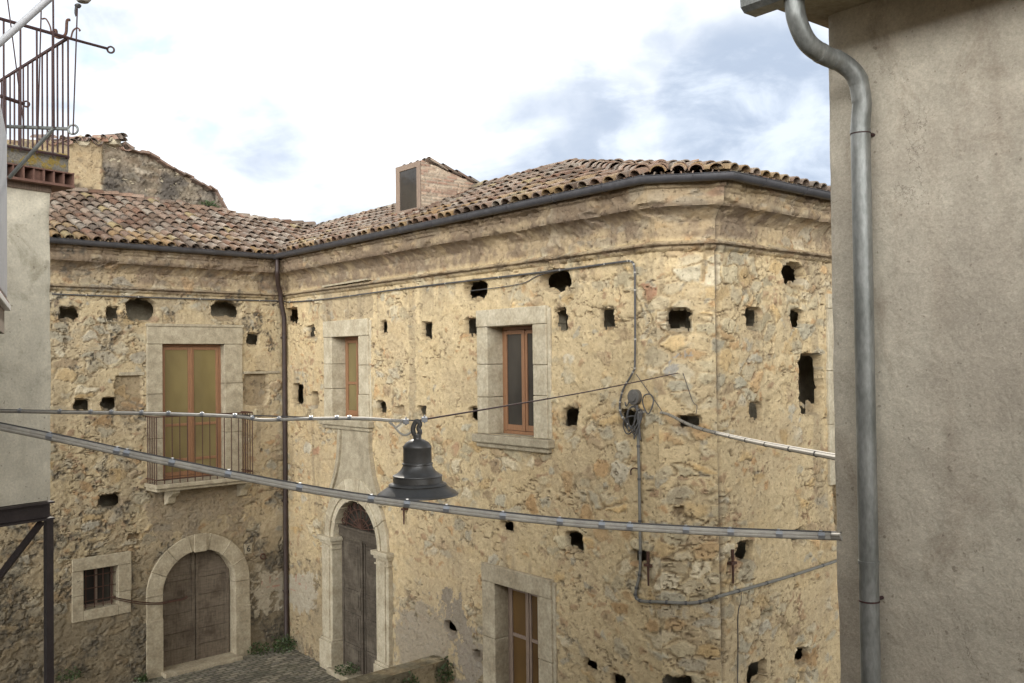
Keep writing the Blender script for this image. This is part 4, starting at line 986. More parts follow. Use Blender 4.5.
# ------------------------------------------------------------------ ruined wall behind the left wing
rO = c0 - ns[0] * (TL - EO + .15); fru = Frame(rO, eL, ns[0])
sil = [(-40, 138), (50, 141), (70, 144), (98, 140), (120, 139), (128, 150), (150, 152), (155, 160), (162, 163), (175, 171), (190, 178), (205, 188), (217, 195), (221, 200), (224, 214)]
su_ = np.array([fru.uz(x, y)[0] for x, y in sil]); sz_ = np.array([fru.uz(x, y)[1] for x, y in sil])
ruin = empty('ruined_wall', (fru.P(su_[4], 0)[0], fru.P(su_[4], 0)[1], 0), 'broken grey stone gable wall sloping down behind the left tiled roof', 'ruined wall')
res = .022; nu = int((su_[-1] - su_[0]) / res); z0r = ZE + .9; z1r = sz_.max() + .1; nz = int((z1r - z0r) / res)
us = np.linspace(su_[0], su_[-1], nu); zs = np.linspace(z0r, z1r, nz); gu, gz = np.meshgrid(us, zs)
usplit = fru.uz(101, 170)[0]
stn = .25 + .85 * ss(usplit - .1, usplit + .15, gu)
d, col, f = stone_field(gu + 300, gz, 71, stn, .5, (.36, .17))
left_ = ss(usplit + .08, usplit - .02, gu + (f['ff'] - .5) * .1)
grey_ = np.clip((1 - left_) * (.85 + .4 * (f['mf'] - .5)), 0, .95)[..., None]
col = col * (1 - grey_) + (col.mean(-1, keepdims=True) * np.array((.60, .53, .445)) * (.5 + .8 * f['ff'][..., None])) * grey_
d = d * (1 + 1.4 * (1 - left_))
blk = ss(.47, .60, f['mf'] * .6 + f['ff'] * .4)[..., None] * (.75 - .35 * left_[..., None]); col = col * (1 - blk) + np.array((.085, .075, .065)) * blk
col = col * np.where(left_[..., None] > .5, np.array((.70, .69, .70)), np.array((.80, .78, .76))); d = d + left_ * .05
top = np.interp(us, su_, sz_) + (fbm(us * 5, us * 0, 3, 77) - .5) * .10
top = np.round(top / .05) * .05 * .7 + top * .3
V = np.stack([fru.O[0] + fru.e[0] * gu + fru.n[0] * d, fru.O[1] + fru.e[1] * gu + fru.n[1] * d, np.minimum(gz, top[None])], -1).reshape(-1, 3)
keep = (zs[:-1, None] < np.minimum(top[:-1], top[1:])[None])
mesh_obj('wall', V, grid_faces(nu, nz)[keep].reshape(-1, 4), MT['wall'], ruin, col.reshape(-1, 3), True)
mb = MB(); poly = [fru.P(u, z - .01, -.05) for u, z in zip(us[::6], top[::6])]; poly = [fru.P(us[0], .0, -.05)] + poly + [fru.P(us[-1], 0, -.05)]
mb.prism(poly[::-1], np.append(-fru.n * .5, 0)); mb.build('wall_core', MT['stone_dark'], ruin)
tile = MB(); random.seed(3)
for q in np.arange(su_[1], su_[5] + .05, .10):
    z = float(np.interp(q, us, top))
    for lay in range(2):
        if random.random() < .8:
            rot = random.uniform(-.7, .7); e = np.append(fru.e, 0); s_ = np.append(-fru.n, 0.12); nn = np.array([0, 0, 1.])
            e2 = e * math.cos(rot) + np.append(fru.n, 0) * math.sin(rot); s2 = s_ * math.cos(rot) - e * math.sin(rot)
            put_tile(fru.P(q, z - .05 + lay * .05 + random.uniform(-.02, .03), .12), s2, nn, e2, .1, .08, .42, .02, .02, random.random() < .6, random.choice([(.25, .14, .09), (.20, .14, .11), (.17, .13, .10), (.28, .18, .13)]))
tile.build('coping_tiles', MT['tile'], ruin, smooth=True, cols=True)
def rock(mb, c, r, seed, col=None):
    import bmesh
    bm = bmesh.new(); bmesh.ops.create_icosphere(bm, subdivisions=2, radius=1); rs = random.Random(seed); ph = [rs.uniform(0, 6) for _ in range(6)]
    vs = []
    for v in bm.verts:
        p = v.co; k = 1 + .16 * math.sin(3 * p.x + ph[0]) + .14 * math.sin(4 * p.y + ph[1]) + .12 * math.sin(5 * p.z + ph[2])
        vs.append(np.asarray(c) + np.array([p.x * r[0], p.y * r[1], p.z * r[2]]) * k)
    fs = [tuple(v.index for v in f_.verts) for f_ in bm.faces]; bm.free(); mb.add(vs, fs, col)
mb = MB()
for (x, y, r) in ((82, 141, .22), (75, 145, .15), (104, 138, .16), (113, 140, .2), (62, 143, .18), (172, 168, .1), (181, 173, .09), (220, 197, .1), (178, 172, .12)):
    q = fru.uz(x, y); rock(mb, fru.P(q[0], q[1] - .03, -.1), (r, r * .8, r * .55), int(x))
mb.build('loose_stone', MT['stone_dark'], ruin)
mb = MB(); rs_ = random.Random(8); q = su_[5] - .1
while q < su_[-3]:
    w_ = rs_.uniform(.12, .26); z = float(np.interp(q, us, top)); z2 = float(np.interp(q + w_, us, top)); th_s = rs_.uniform(.03, .07); e_ = rs_.uniform(-.02, .03)
    P4 = [fru.P(q, z + e_ - .02, .16), fru.P(q + w_, z2 + e_ - .03, .14 + rs_.uniform(0, .06)), fru.P(q + w_, z2 + e_ - .03, -.4), fru.P(q, z + e_ - .02, -.4)]
    mb.hexa(P4 + [p + np.array([rs_.uniform(-.01, .01), 0, th_s + rs_.uniform(-.012, .012)]) for p in P4]); q += w_ * rs_.uniform(.7, 1.02)
mb.build('coping_slab', MT['old_clay'], ruin, bevel=.008)
# ------------------------------------------------------------------ low parapet wall by the portal
wl0 = FM.uz(449, 659); zpt = wl0[1]; pA = FM.P(wl0[0], 0, 0)[:2]
fpw = Frame(pA - eL * 3.4, eL, ns[0])
def rough_slab(name, fr, u0, u1, z0, z1, d0, d1, seed, mat, parent, res=.03, stone=.7, loc=None):
    allV = []; allF = []; allC = []; off = 0
    def patch(P, gu, gz):
        nonlocal off
        d, col, f = stone_field(gu + seed, gz, seed, stone, .3)
        dm = np.clip(ss(.40, .6, f['mf']) * .35 + .52, 0, .9)[..., None]; col = col * (1 - dm) + np.array((.14, .125, .085)) * dm
        nz_, nu_ = gu.shape; edge = np.minimum.reduce([ss(0, 2, np.arange(nu_))[None].repeat(nz_, 0), ss(0, 2, np.arange(nu_)[::-1])[None].repeat(nz_, 0), ss(0, 2, np.arange(nz_))[:, None].repeat(nu_, 1), ss(0, 2, np.arange(nz_)[::-1])[:, None].repeat(nu_, 1)])
        V = P(d * edge); allV.append(V.reshape(-1, 3)); allF.append(grid_faces(nu_, nz_).reshape(-1, 4) + off); allC.append(col.reshape(-1, 3)); off += nu_ * nz_
    gu, gz = np.meshgrid(np.arange(u0, u1 + res, res), np.arange(z0, z1 + res * .5, res)); gz = z0 + (gz - z0) / (gz.max() - z0) * (z1 - z0)
    e3 = np.append(fr.e, 0); n3 = np.append(fr.n, 0); O3 = np.append(fr.O, 0); zz = np.array([0, 0, 1.])
    patch(lambda d: O3 + e3 * gu[..., None] + n3 * (d1 + d)[..., None] + zz * gz[..., None], gu, gz)
    patch(lambda d: O3 + e3 * gu[..., None] + n3 * (d0 - d)[..., None] + zz * gz[..., None], gu + 50, gz)
    g2, gd = np.meshgrid(np.arange(u0, u1 + res, res), np.linspace(d0, d1, max(4, int((d1 - d0) / res))))
    patch(lambda d: O3 + e3 * g2[..., None] + n3 * gd[..., None] + zz * (z1 + d)[..., None], g2 + 90, gd)
    g3, gz3 = np.meshgrid(np.linspace(d0, d1, max(4, int((d1 - d0) / res))), np.arange(z0, z1 + res * .5, res)); gz3 = z0 + (gz3 - z0) / (gz3.max() - z0) * (z1 - z0)
    for ue in (u0, g2.max()):
        patch(lambda d: O3 + e3 * (ue + (d if ue > u0 else -d))[..., None] + n3 * g3[..., None] + zz * gz3[..., None], g3 + 130 + ue, gz3)
    return mesh_obj(name, np.concatenate(allV), np.concatenate(allF), mat, parent, np.concatenate(allC), True, loc)
pw_o = rough_slab('parapet_wall', fpw, 0, 3.34, 0, zpt, -.34, 0, 91, MT['wall'], None, loc=np.append(fpw.O, 0))
tag(pw_o, 'low rough stone parapet wall running out from the long facade beside the portal', 'low wall')
# ------------------------------------------------------------------ plastered house on the right, close by
rc = PY(830.5, 250, 4.35)[:2]; eN = es[1]; nN = ns[1]; fN = Frame(rc, eN, nN)
zs_ = PY(836, 22, 4.35)[2]
rh = empty('plaster_house', (rc[0], rc[1], 0), 'taupe plastered house wall filling the right edge of the view', 'house')
mb = MB(); LN = 9.0
# front face as a grid, lightly uneven, with a worn corner
nu, nz = 330, 420; us = np.linspace(0, LN, nu) ** 1.0; us = LN * (np.linspace(0, 1, nu) ** 1.6); zs = np.linspace(0, zs_ + .05, nz); gu, gz = np.meshgrid(us, zs)
d = (fbm(gu * 1.2, gz * 1.2, 4, 5) - .5) * .03 + (fbm(gu * 7, gz * 7, 3, 6) - .5) * .005
edge = np.exp(-gu / .025); d = d - edge * (.004 + .016 * fbm(gz * 6, gz * 0 + 3, 4, 8))
V = np.stack([fN.O[0] + fN.e[0] * gu + fN.n[0] * d, fN.O[1] + fN.e[1] * gu + fN.n[1] * d, gz], -1).reshape(-1, 3)
rwall = mesh_obj('wall', V, grid_faces(nu, nz).reshape(-1, 4), MT['plaster_right'], rh, None, True)
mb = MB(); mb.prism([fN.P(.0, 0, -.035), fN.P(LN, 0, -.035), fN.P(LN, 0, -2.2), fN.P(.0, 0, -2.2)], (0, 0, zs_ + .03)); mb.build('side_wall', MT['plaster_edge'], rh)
# darker raw strip at the corner
# eaves: stone slabs, tiles edge and box gutter
mb = MB(); ov = .46; ovs = .10
fN.box(mb, -ovs, LN, zs_ + .03, zs_ + .10, -2.5, ov - .16); mb.build('eave_slab', MT['stone_dark'], rh, bevel=.01)
tile = MB(); random.seed(5)
for k in range(30):
    u = -ovs + .1 + k * .21
    for r in range(4):
        for cover in (1, 0):
            B = fN.P(u + (0 if cover else .105), zs_ + .12 + r * .11, ov - .1 - r * .27); s_ = np.append(-fN.n * .93, .37); nn = np.append(fN.n * .37, .93)
            put_tile(B, s_, nn, np.append(fN.e, 0), .095 if cover else .078, .075 if cover else .09, .42, .06, .03, bool(cover), tilecol(1))
tile.build('roof', MT['tile'], rh, smooth=True, cols=True)
mb = MB(); a = zs_ + .10
mb.prism([fN.P(-ovs, a, ov - .2), fN.P(-ovs, a + .75, -1.2), fN.P(-ovs, a, -2.5)], np.append(fN.e * (LN + ovs), 0)); mb.build('roof_shade_mass', MT['old_clay'], rh)  # unseen roof bulk added to shade the courtyard below
# gutter (box profile) and zinc downpipe with a swan neck
mb = MB(); pr = [(-.065, .10), (-.06, .02), (-.03, .0), (.05, .0), (.075, .02), (.08, .10)]; pr2 = [(a * .88, b + .008) for a, b in pr][::-1]
gd = ov - .04; u0g = fN.uz(751, 4, ov - .04)[0]; gzz = fN.uz(765, 11, ov - .04)[1]
vs = [fN.P(u, gzz + b, gd + a) for u in (u0g, LN) for a, b in pr + pr2]; n = len(pr) * 2
mb.add(vs, [(k, (k + 1) % n, n + (k + 1) % n, n + k) for k in range(n)]); mb.add([fN.P(u0g, gzz + b, gd + a) for a, b in pr], [tuple(range(6))])
mb.build('gutter', MT['zinc'], rh)
def onN(x, y, d): u, z = fN.uz(x, y, d); return fN.P(u, z, d)
dpd = .085; rp = .0415
path = [onN(793.5, -16, gd), onN(794.5, 2, gd), onN(797, 20, gd - .01), onN(807, 42, gd - .06), onN(824, 55, .26), onN(842, 63, .17), onN(857, 78, .11), onN(862, 104, dpd)]
sp_ = spline(path, 8)
ue = fN.uz(862.5, 240, dpd)[0]
vert = [fN.P(ue, z, dpd) for z in np.linspace(sp_[-1][2] - .1, .1, 40)]
mb = MB(); mb.tube(sp_ + vert, rp, 20); w = mb.build('downpipe', MT['zinc'], rh, smooth=True)
for (i_) in (6, 30, 36, 48): mb = MB(); mb.tube([sp_[i_], sp_[i_] + (sp_[i_ + 1] - sp_[i_]) / np.linalg.norm(sp_[i_ + 1] - sp_[i_]) * .02], rp + .002, 20); mb.build('joint', MT['zinc'], w, smooth=True)
for y in (133, 563):
    zz = fN.uz(862, y, dpd)[1]; mb = MB(); mb.tube([fN.P(ue, zz, dpd), fN.P(ue, zz + .016, dpd)], rp + .003, 20); mb.build('joint', MT['zinc'], w, smooth=True)
for y in (134, 600):
    zz = fN.uz(862, y, dpd)[1]; mb = MB(); mb.tube([fN.P(ue, zz, dpd), fN.P(ue, zz + .007, dpd)], rp + .0025, 20); mb.tube([fN.P(ue + .01, zz + .006, dpd - .03), fN.P(ue + .015, zz + .006, -.02)], .008, 6); mb.build('bracket', MT['iron_red'], w)
# stains where brackets were patched
# ------------------------------------------------------------------ terrace house on the left
B0 = PY(50.5, 340, 8.0)[:2]; d1 = -un(es[3] * 0 + np.array([.57, .82])); fT = Frame(B0 + d1 * 5, -d1, np.array([-d1[1], d1[0]]) * -1)
if np.dot(fT.n, -B0) < 0: fT.n = -fT.n
zt = PY(50, 193, 8.0)[2]; zb = PY(50, 500, 8.0)[2]
th_ = empty('terrace_house', (B0[0], B0[1], 0), 'cream plastered upper storey on a brown steel beam with a railed terrace on top', 'house')
back = un(np.array([-.75, .66]))
nu, nz = 220, 150; us = np.linspace(0, 5, nu); zs = np.linspace(zb, zt, nz); gu, gz = np.meshgrid(us, zs); d = (fbm(gu * 1.4, gz * 1.4, 4, 15) - .5) * .035 + (fbm(gu * 8, gz * 8, 3, 16) - .5) * .006 - np.exp(-(5 - gu) / .02) * .025 * fbm(gz * 7, gz * 0, 3, 17)
V = np.stack([fT.O[0] + fT.e[0] * gu + fT.n[0] * d, fT.O[1] + fT.e[1] * gu + fT.n[1] * d, gz], -1).reshape(-1, 3)
mesh_obj('wall', V, grid_faces(nu, nz).reshape(-1, 4), MT['plaster_left'], th_, None, True)
Bk = fT.P(5, 0)[:2]; Ak = fT.P(0, 0)[:2]
mb = MB(); inn = -fT.n * .04
mb.prism([np.append(Ak + inn, zb), np.append(Bk + inn, zb), np.append(Bk + back * 2.6, zb), np.append(Ak + back * 2.6, zb)], (0, 0, zt - zb)); mb.build('side_wall', MT['plaster_left'], th_)
# steel beam, post, strut
mb = MB(); hB = .155
for (z0_, z1_, a, b) in ((zb - .02, zb - .004, -.1, .06), (zb - hB + .016, zb - .02, -.03, -.015), (zb - hB, zb - hB + .016, -.1, .06)): fT.box(mb, 0, 5.0, z0_, z1_, a, b)
mb.build('beam', MT['steel_beam'], th_)
mb = MB(); fT.box(mb, 4.985, 5.045, 0, zb - hB, -.09, -.04); mb.build('post', MT['steel_beam'], th_)
mb = MB(); pa = fT.P(4.93, zb - hB - .02, -.02); pb_ = fT.P(4.30, zb - hB - .72, -.02); mb.tube([pa, pb_], .032, 4); mb.build('strut', MT['steel_beam'], th_)
# terrace edge: lichen concrete over hollow bricks
MT['lichen'] = mat_plain('lichen_concrete', (.20, .18, .145), .95, 0, .5, 13, .012, (.27, .19, .045), thr=(.46, .56))
MT['terracotta'] = mat_plain('terracotta', (.20, .105, .075), .85, 0, .3, 14, .002)
z_a = PY(66, 187, 8)[2]; z_b = PY(66, 172, 8)[2]; z_c = PY(66, 153, 8)[2]
mb = MB(); ts = MB(); fT.box(mb, 0, 5.12, z_b, z_c, -1.6, .09); mb.build('terrace_edge', MT['lichen'], th_, bevel=.02)
fT.box(ts, 0, 5.0, zt, z_a + .0, -1.5, .02); ts.build('timber_course', MT['wood_worn'], th_)
hb = MB()                           # hollow bricks: thin clay webs round open cells
u = 5.15; ch = z_b - z_a
fT.box(hb, 2.5, 5.15, z_a, z_a + .02, -1.5, .12); fT.box(hb, 2.5, 5.15, z_b - .012, z_b - .001, -1.5, .115)
k = 0
while u > 2.6:
    fT.box(hb, u - .014, u, z_a + .02, z_b - .012, -1.5, .11); u -= .085; k += 1
    if k % 4 == 3: fT.box(hb, u - .075, u - .02, z_a + .02, z_b - .012, -.3, .08)
fT.box(hb, 2.5, 5.13, z_a + .02, z_b - .012, -1.4, -.25)
hb.build('hollow_brick', MT['terracotta'], th_)
# railing: two sides meeting at the corner
cr3 = PY(68, 38, 8.0); zr1 = cr3[2]; zr0 = PY(66.5, 157, 8.0)[2]; cxy = cr3[:2]
fd = fT.e; sd_ = un(np.array([-1.2, 1.17]))
mb = MB()
mb.tube([np.append(cxy - fd * 3, zr1), np.append(cxy + fd * .0, zr1)], .014, 6); mb.tube([np.append(cxy, zr1), np.append(cxy + sd_ * 2.2, zr1)], .016, 6)
mb.tube([np.append(cxy - fd * 3, zr0), np.append(cxy, zr0)], .012, 6); mb.tube([np.append(cxy, zr0), np.append(cxy + sd_ * 2.2, zr0)], .012, 6)
for k in range(22): p = cxy - fd * .135 * k; mb.tube([np.append(p, zr0 - .02), np.append(p, zr1)], .008, 6)
for k in range(1, 19): p = cxy + sd_ * .118 * k; mb.tube([np.append(p, zr0), np.append(p, zr1)], .008, 6)
rail = mb.build('railing', MT['iron_red'], th_)
mb = MB(); tip = PY(107, 48.5, 8.42); mb.tube([np.append(cxy, zr1), tip], .012, 6); mb.ring(tip + np.array([.025, .02, -.005]), (.3, -1, 0), .028, .009, 14)
mb.build('line_arm', MT['iron_red'], rail); mb = MB(); q2 = PY(24, 104, 8.1); mb.tube([PY(0, 96, 7.9), q2], .016, 6); mb.ring(q2 + np.array([.02, 0, 0]), (.3, -1, 0), .024, .008, 14); mb.build('line_arm', MT['iron_red'], rail)
mb = MB()
for pts in ([(42, 19), (46, 19), (50, 26), (52, 34), (57, 38)], [(52, 33), (56, 30), (57, 37), (62, 37), (66, 33), (67, 21), (70, 20)], [(71, 38), (73, 31), (77, 28), (80, 30), (79, 31)]):
    mb.tube(spline([PY(x, y, 7.98) for x, y in pts], 5), .012 if pts[0][0] == 52 else .007, 6)
mb.build('scroll', MT['iron'], rail)
# ------------------------------------------------------------------ slatted bay shutter at the left edge with drying arm
P8 = PY(8.5, 200, 5.5); P0 = PY(0, 200, 4.62); fS = Frame(P0[:2] - np.array([.022, 0]), un(P8[:2] - P0[:2]), np.array([1., 0])); fS.n = np.array([-fS.e[1], fS.e[0]]); 
if np.dot(fS.n, [1, -.2]) < 0: fS.n = -fS.n
zS1 = PY(8.5, 130, 5.5)[2]; zS0 = PY(8.5, 303, 5.5)[2]; uS = float(np.dot(P8[:2] - P0[:2], fS.e))
mb = MB(); fS.box(mb, -.6, uS, zS0, zS1, -.06, -.008)
u = -.6
while u < uS - .02: fS.box(mb, u + .01, min(u + .085, uS), zS0 + .03, zS1 - .03, -.01, .012); u += .1
shut = mb.build('window_shutter', MT['white_metal'], None, loc=P8 * np.array([1, 1, 0]) + np.array([0, 0, zS0]), bevel=.004); tag(shut, 'white slatted window shutter at the left edge in front of the railing', 'shutter')
mb = MB(); MT['marble'] = mat_plain('white_marble', (.78, .77, .75), .35, 0, .1, 5, 0); fS.box(mb, -.6, uS + .01, zS0 - .045, zS0 - .012, -.2, .03); sill = mb.build('marble_sill', MT['marble'], None, loc=np.array([P8[0], P8[1], zS0 - .05]), bevel=.004); tag(sill, 'white marble sill slab with red clay tile edge under the slatted shutter', 'sill')
mb = MB(); fS.box(mb, -.6, uS, zS0 - .012, zS0 + .006, -.2, .022); mb.build('tile_edge', MT['terracotta'], sill)
mb = MB(); fS.box(mb, -.6, uS - .05, zS0 - .18, zS0 - .045, -.3, .0); mb.build('sill_block', MT['plaster_edge'], sill)
arm = MB(); Y = 5.5
arm.tube([PY(7, 126.5, Y), PY(45, 128, Y), PY(68, 129, Y)], .011, 8); arm.ring(PY(73, 129.5, Y), (.1, -1, 0), .027, .0065, 18)
arm.tube([PY(9, 178, Y), PY(53, 129, Y)], .0115, 8)
a_o = arm.build('line_support', MT['zinc'], None, loc=PY(8, 126, Y)); tag(a_o, 'grey metal drying-line arm with ring end and diagonal brace in front of the rusty railing', 'line support')
mb = MB(); mb.tube([PY(-14, 55, 5.2), PY(60, -11, 5.2)], .019, 10); o = mb.build('awning_rod', MT['white_metal'], None, smooth=True, loc=PY(-14, 55, 5.2)); tag(o, 'pale diagonal rod crossing the top left corner in front of the railing', 'rod')
for k, (x0, y0, x1, y1, r, lab) in enumerate(((53, -20, 54, 128, .0055, 'thick dark drying cord hanging down to the brace of the grey arm'), (42, -20, 38, 128, .004, 'second dark cord hanging just left of the thick one onto the grey arm'), (5, -20, 24, 127, .004, 'slanting dark cord from the top left corner to the grey arm'), (77.5, 4, 73, 134, .004, 'dark cord dropping from the knot to the ring of the grey arm'))):
    mb = MB(); mb.tube([PY(x0, y0, 5.48), PY(x1, y1, 5.48)], r, 6); o = mb.build('clothes_line', MT['iron_red'], None, loc=PY(x1, y1, 5.48)); tag(o, lab, 'cord', 'drying cords in the top left corner')
mb = MB()
prof = [(.001, -.02), (.03, -.018), (.045, 0), (.04, .025), (.001, .04)]; mb.lathe(prof, PY(83, -1, 5.48), 20); pu = mb.build('line_pulley', MT['cable_grey'], None, smooth=True, loc=PY(83, 0, 5.48)); tag(pu, 'pale round line pulley with a dark knot at the top edge above the railing', 'pulley')
mb = MB(); rock(mb, PY(77.5, 5.5, 5.48), (.018, .015, .014), 2); rock(mb, PY(75.5, 11, 5.48), (.008, .008, .03), 4); mb.build('knot', MT['cable_dark'], pu)
nst = -ns[1]; est = es[1]; h0 = nst * -2.6          # unseen long house at the viewer's back, added and sized to shade the courtyard
mb = MB(); q = [h0 - est * 8.8, h0 + est * 14, h0 + est * 14 - nst * 6, h0 - est * 8.8 - nst * 6]
mb.prism([np.append(p, 0) for p in q], (0, 0, 8.5)); bh = mb.build('street_shade_house', MT['plaster_edge'], None, loc=np.append(h0, 0)); mb = MB(); fS.box(mb, -.8, uS - .02, zS0 - .05, zS1 + .12, -4.2, -.062); mb.build('bay', MT['plaster_edge'], bh); tag(bh, 'unseen plain plastered house behind the viewpoint, added to shade the courtyard', 'house')
mb = MB(); ee = h0 + est * 11
mb.prism([np.append(p, 0) for p in (ee + nst * .1, ee + nst * 4.0, ee + nst * 4.0 + est * 6, ee + nst * .1 + est * 6)], (0, 0, 8.6)); o = mb.build('end_shade_house', MT['plaster_edge'], None, loc=np.append(ee, 0)); tag(o, 'unseen plain block closing the alley behind the viewpoint, added to shade the courtyard', 'house')  # unseen box across the alley, added to darken the courtyard
# ------------------------------------------------------------------ street lamp on its wire
LY = 6.0; px = LY / F
def lz(y): return PY(417, y, LY)[2]
lc = PY(417.5, 460, LY); lc0 = np.array([lc[0], lc[1], 0])
lamp = empty('street_lamp', (lc[0], lc[1], lz(497)), 'dark grey bell-shaped street lamp hanging from the overhead wire', 'street lamp')
pr = [(3.2, 436), (4, 440), (4.2, 441), (7, 442), (11, 444.5), (13.2, 447.5), (13.8, 449.2), (13.6, 450), (13.4, 450.4), (13.6, 464.4), (14.6, 465), (14.8, 466), (14, 466.8), (14.2, 468), (16, 471.5), (19, 474.5), (22, 476.4), (23.4, 477), (23.8, 478), (23.2, 478.8), (23.6, 484), (24.6, 484.6), (27.4, 485.6), (28, 486.6), (27.4, 487.4), (30, 489.5), (36, 493.6), (38.4, 495.4), (38.7, 496.4), (38.2, 497), (36, 495.6), (27, 489), (20, 487.5), (.1, 487.3)]
mb = MB(); mb.lathe([(r * px * 1.045, lz(y - 2)) for r, y in pr], lc0, 64); mb.build('shade', MT['lamp'], lamp, smooth=True)
mb = MB(); mb.lathe([(.1 * px, lz(434)), (4 * px, lz(434)), (4.2 * px, lz(436)), (4.0 * px, lz(442)), (3 * px, lz(442.2))], lc0, 24)
mb.tube(spline([PY(414.5, 435, LY), PY(413, 430, LY), PY(414, 425, LY), PY(417, 421, LY), PY(420, 424, LY), PY(418.5, 428, LY), PY(420, 432, LY), PY(418, 436, LY)], 6), .016, 8); mb.build('hook', MT['lamp'], lamp, smooth=True)
mb = MB(); mb.tube(spline([PY(388, 420, LY), PY(393, 425, LY), PY(400, 433, LY), PY(406, 435, LY), PY(412, 431, LY), PY(413, 426, LY)], 6), .007, 6); mb.tube(spline([PY(389, 422, LY), PY(396, 427, LY), PY(403, 421, LY)], 5), .006, 6); mb.build('flex', MT['cable_grey'], lamp)
mb = MB()
for x, y in ((406, 421.5), (424.5, 419.5)):
    p = PY(x, y, LY - .01); mb = MB(); mb.hexa([p + np.array(v) for v in ((-.018, -.015, -.016), (.018, -.015, -.016), (.018, .02, -.016), (-.018, .02, -.016), (-.018, -.015, .016), (.018, -.015, .016), (.018, .02, .016), (-.018, .02, .016))])
    mb.tube([p + np.array([0, 0, -.024]), p + np.array([0, 0, .028])], .006, 6); mb.build('wire_clamp', MT['clip'], lamp, bevel=.003)
mb = MB(); mb.lathe([(.001, lz(494)), (16 * px, lz(493)), (19 * px, lz(489)), (19 * px, lz(486.2))], lc0, 32)
MT['lens'] = mat_plain('lamp_glass', (.35, .35, .33), .2, 0, .1, 5, 0); mb.build('lens', MT['lens'], lamp, smooth=True)
# ------------------------------------------------------------------ cables
def lerp_path(pxs, dep):           # pixels with distances -> smooth path
    return spline([PY(x, y, Y) for (x, y), Y in zip(pxs, dep)], 10)
def clips(mat, par, pts, r, xs, wl=.03):
    P = np.array(pts); rel = P - CAM; fx = CX + F * (rel @ Rt) / (rel @ Fw)
    for x in xs:
        i = int(np.argmin(np.abs(fx - x))); i = min(max(i, 1), len(P) - 2); t = un(P[i + 1] - P[i - 1]); mb = MB(); mb.tube([P[i] - t * wl / 2, P[i] + t * wl / 2], r, 8)
        mb.tube([P[i] + np.array([0, 0, r * .7]), P[i] + np.array([0, 0, r * 1.25])], r * .4, 6); mb.build('clip', mat, par)
# thick bundled cable across the whole view
px2 = [(-785, 296), (-400, 352), (-150, 397), (-40, 418), (60, 438), (160, 459.5), (300, 487), (420, 505), (560, 521), (700, 530), (840, 535.5)]
dep2 = [4.75, 4.7, 4.64, 4.6, 4.62, 4.66, 4.66, 4.62, 4.55, 4.46, 4.40]
pth = lerp_path(px2, dep2); endp = onN(842, 535.5, .0); pth = pth[:-1] + [endp]
mb = MB(); mb.tube(pth, .0135, 10); mb.tube([p + np.array([0, -.006, -.012]) for p in pth], .010, 8); cb = mb.build('cable_bundle', MT['cable_grey'], None, smooth=True, loc=pth[0]); tag(cb, 'thick grey bundled cable sagging across the whole view below the lamp', 'cable')
mb = MB(); mb.tube([p + np.array([0, .0, .0145]) for p in pth], .005, 6); mb.build('support_wire', MT['cable_dark'], cb)
clips(MT['clip'], cb, [p + np.array([0, 0, -.004]) for p in pth], .0195, (54, 114, 130, 176, 236, 296, 371, 407, 452, 504, 553, 597, 631, 683, 727, 772, 826))
# lamp wire: sheathed to the lamp, then bare to the wall
pA_ = lerp_path([(-690, 400), (-350, 405), (-140, 409), (-40, 410.5), (60, 412.3), (160, 414), (235, 416.5), (262, 420), (300, 419), (360, 418.5), (392, 420.5), (405, 421)], [5.6, 5.75, 5.87, 5.9, 5.92, 5.94, 5.96, 5.96, 5.97, 5.98, 6, 6])
mb = MB(); mb.tube(pA_, .0105, 8); lw = mb.build('lamp_cable', MT['cable_grey'], None, smooth=True, loc=pA_[0]); tag(lw, 'thin pale cable running from the left edge to the lamp hook', 'cable')
wA = [PY(x, y, Y) for x, y, Y in ((-690, 398, 5.6), (-40, 409, 5.9), (160, 412.4, 5.95), (300, 417, 5.98), (417, 420.5, 6))]
mb = MB(); mb.tube(wA, .0045, 6); mb.build('support_wire', MT['cable_dark'], lw)
clips(MT['clip'], lw, [p + np.array([0, 0, .004]) for p in pA_], .0145, (22, 55, 88, 114, 144, 172, 199, 236, 253, 280, 310, 337, 352), .022)
q = FC.uz(678, 373); pe = FC.P(q[0], q[1], .03); pm = PY(417.5, 420.5, 6)
mb = MB(); mb.tube(spline([pm, pm * .5 + pe * .5 + np.array([0, 0, -.02]), pe], 12), .006, 6); o = mb.build('span_wire', MT['iron_red'], None, loc=pm); tag(o, 'thin rusty wire from the lamp hook up to the cement patch on the stone corner', 'wire')
# cable from the junction loops to the right house
q = FM.uz(641, 412); p0 = FM.P(q[0], q[1], .06); q = FC.uz(664, 412.5); p1 = FC.P(q[0], q[1], .12)
pe3 = onN(838, 458, -.02)
pth = spline([p0, p1, p1 + (pe3 - p1) * .35 + np.array([0, 0, -.055]), p1 + (pe3 - p1) * .7 + np.array([0, 0, -.04]), pe3], 12)
mb = MB(); mb.tube(pth, .0135, 8); mb.tube([p + np.array([0, 0, .014]) for p in pth], .005, 6); o = mb.build('branch_cable', MT['cable_grey'], None, smooth=True, loc=p0); tag(o, 'grey cable from the junction box loops across to the plastered house on the right', 'cable')
for i_ in range(12, len(pth) - 1, 3): t = un(pth[i_ + 1] - pth[i_]); mb = MB(); mb.tube([pth[i_], pth[i_] + t * .014], .017, 8); mb.build('clip', MT['cable_dark'], o)
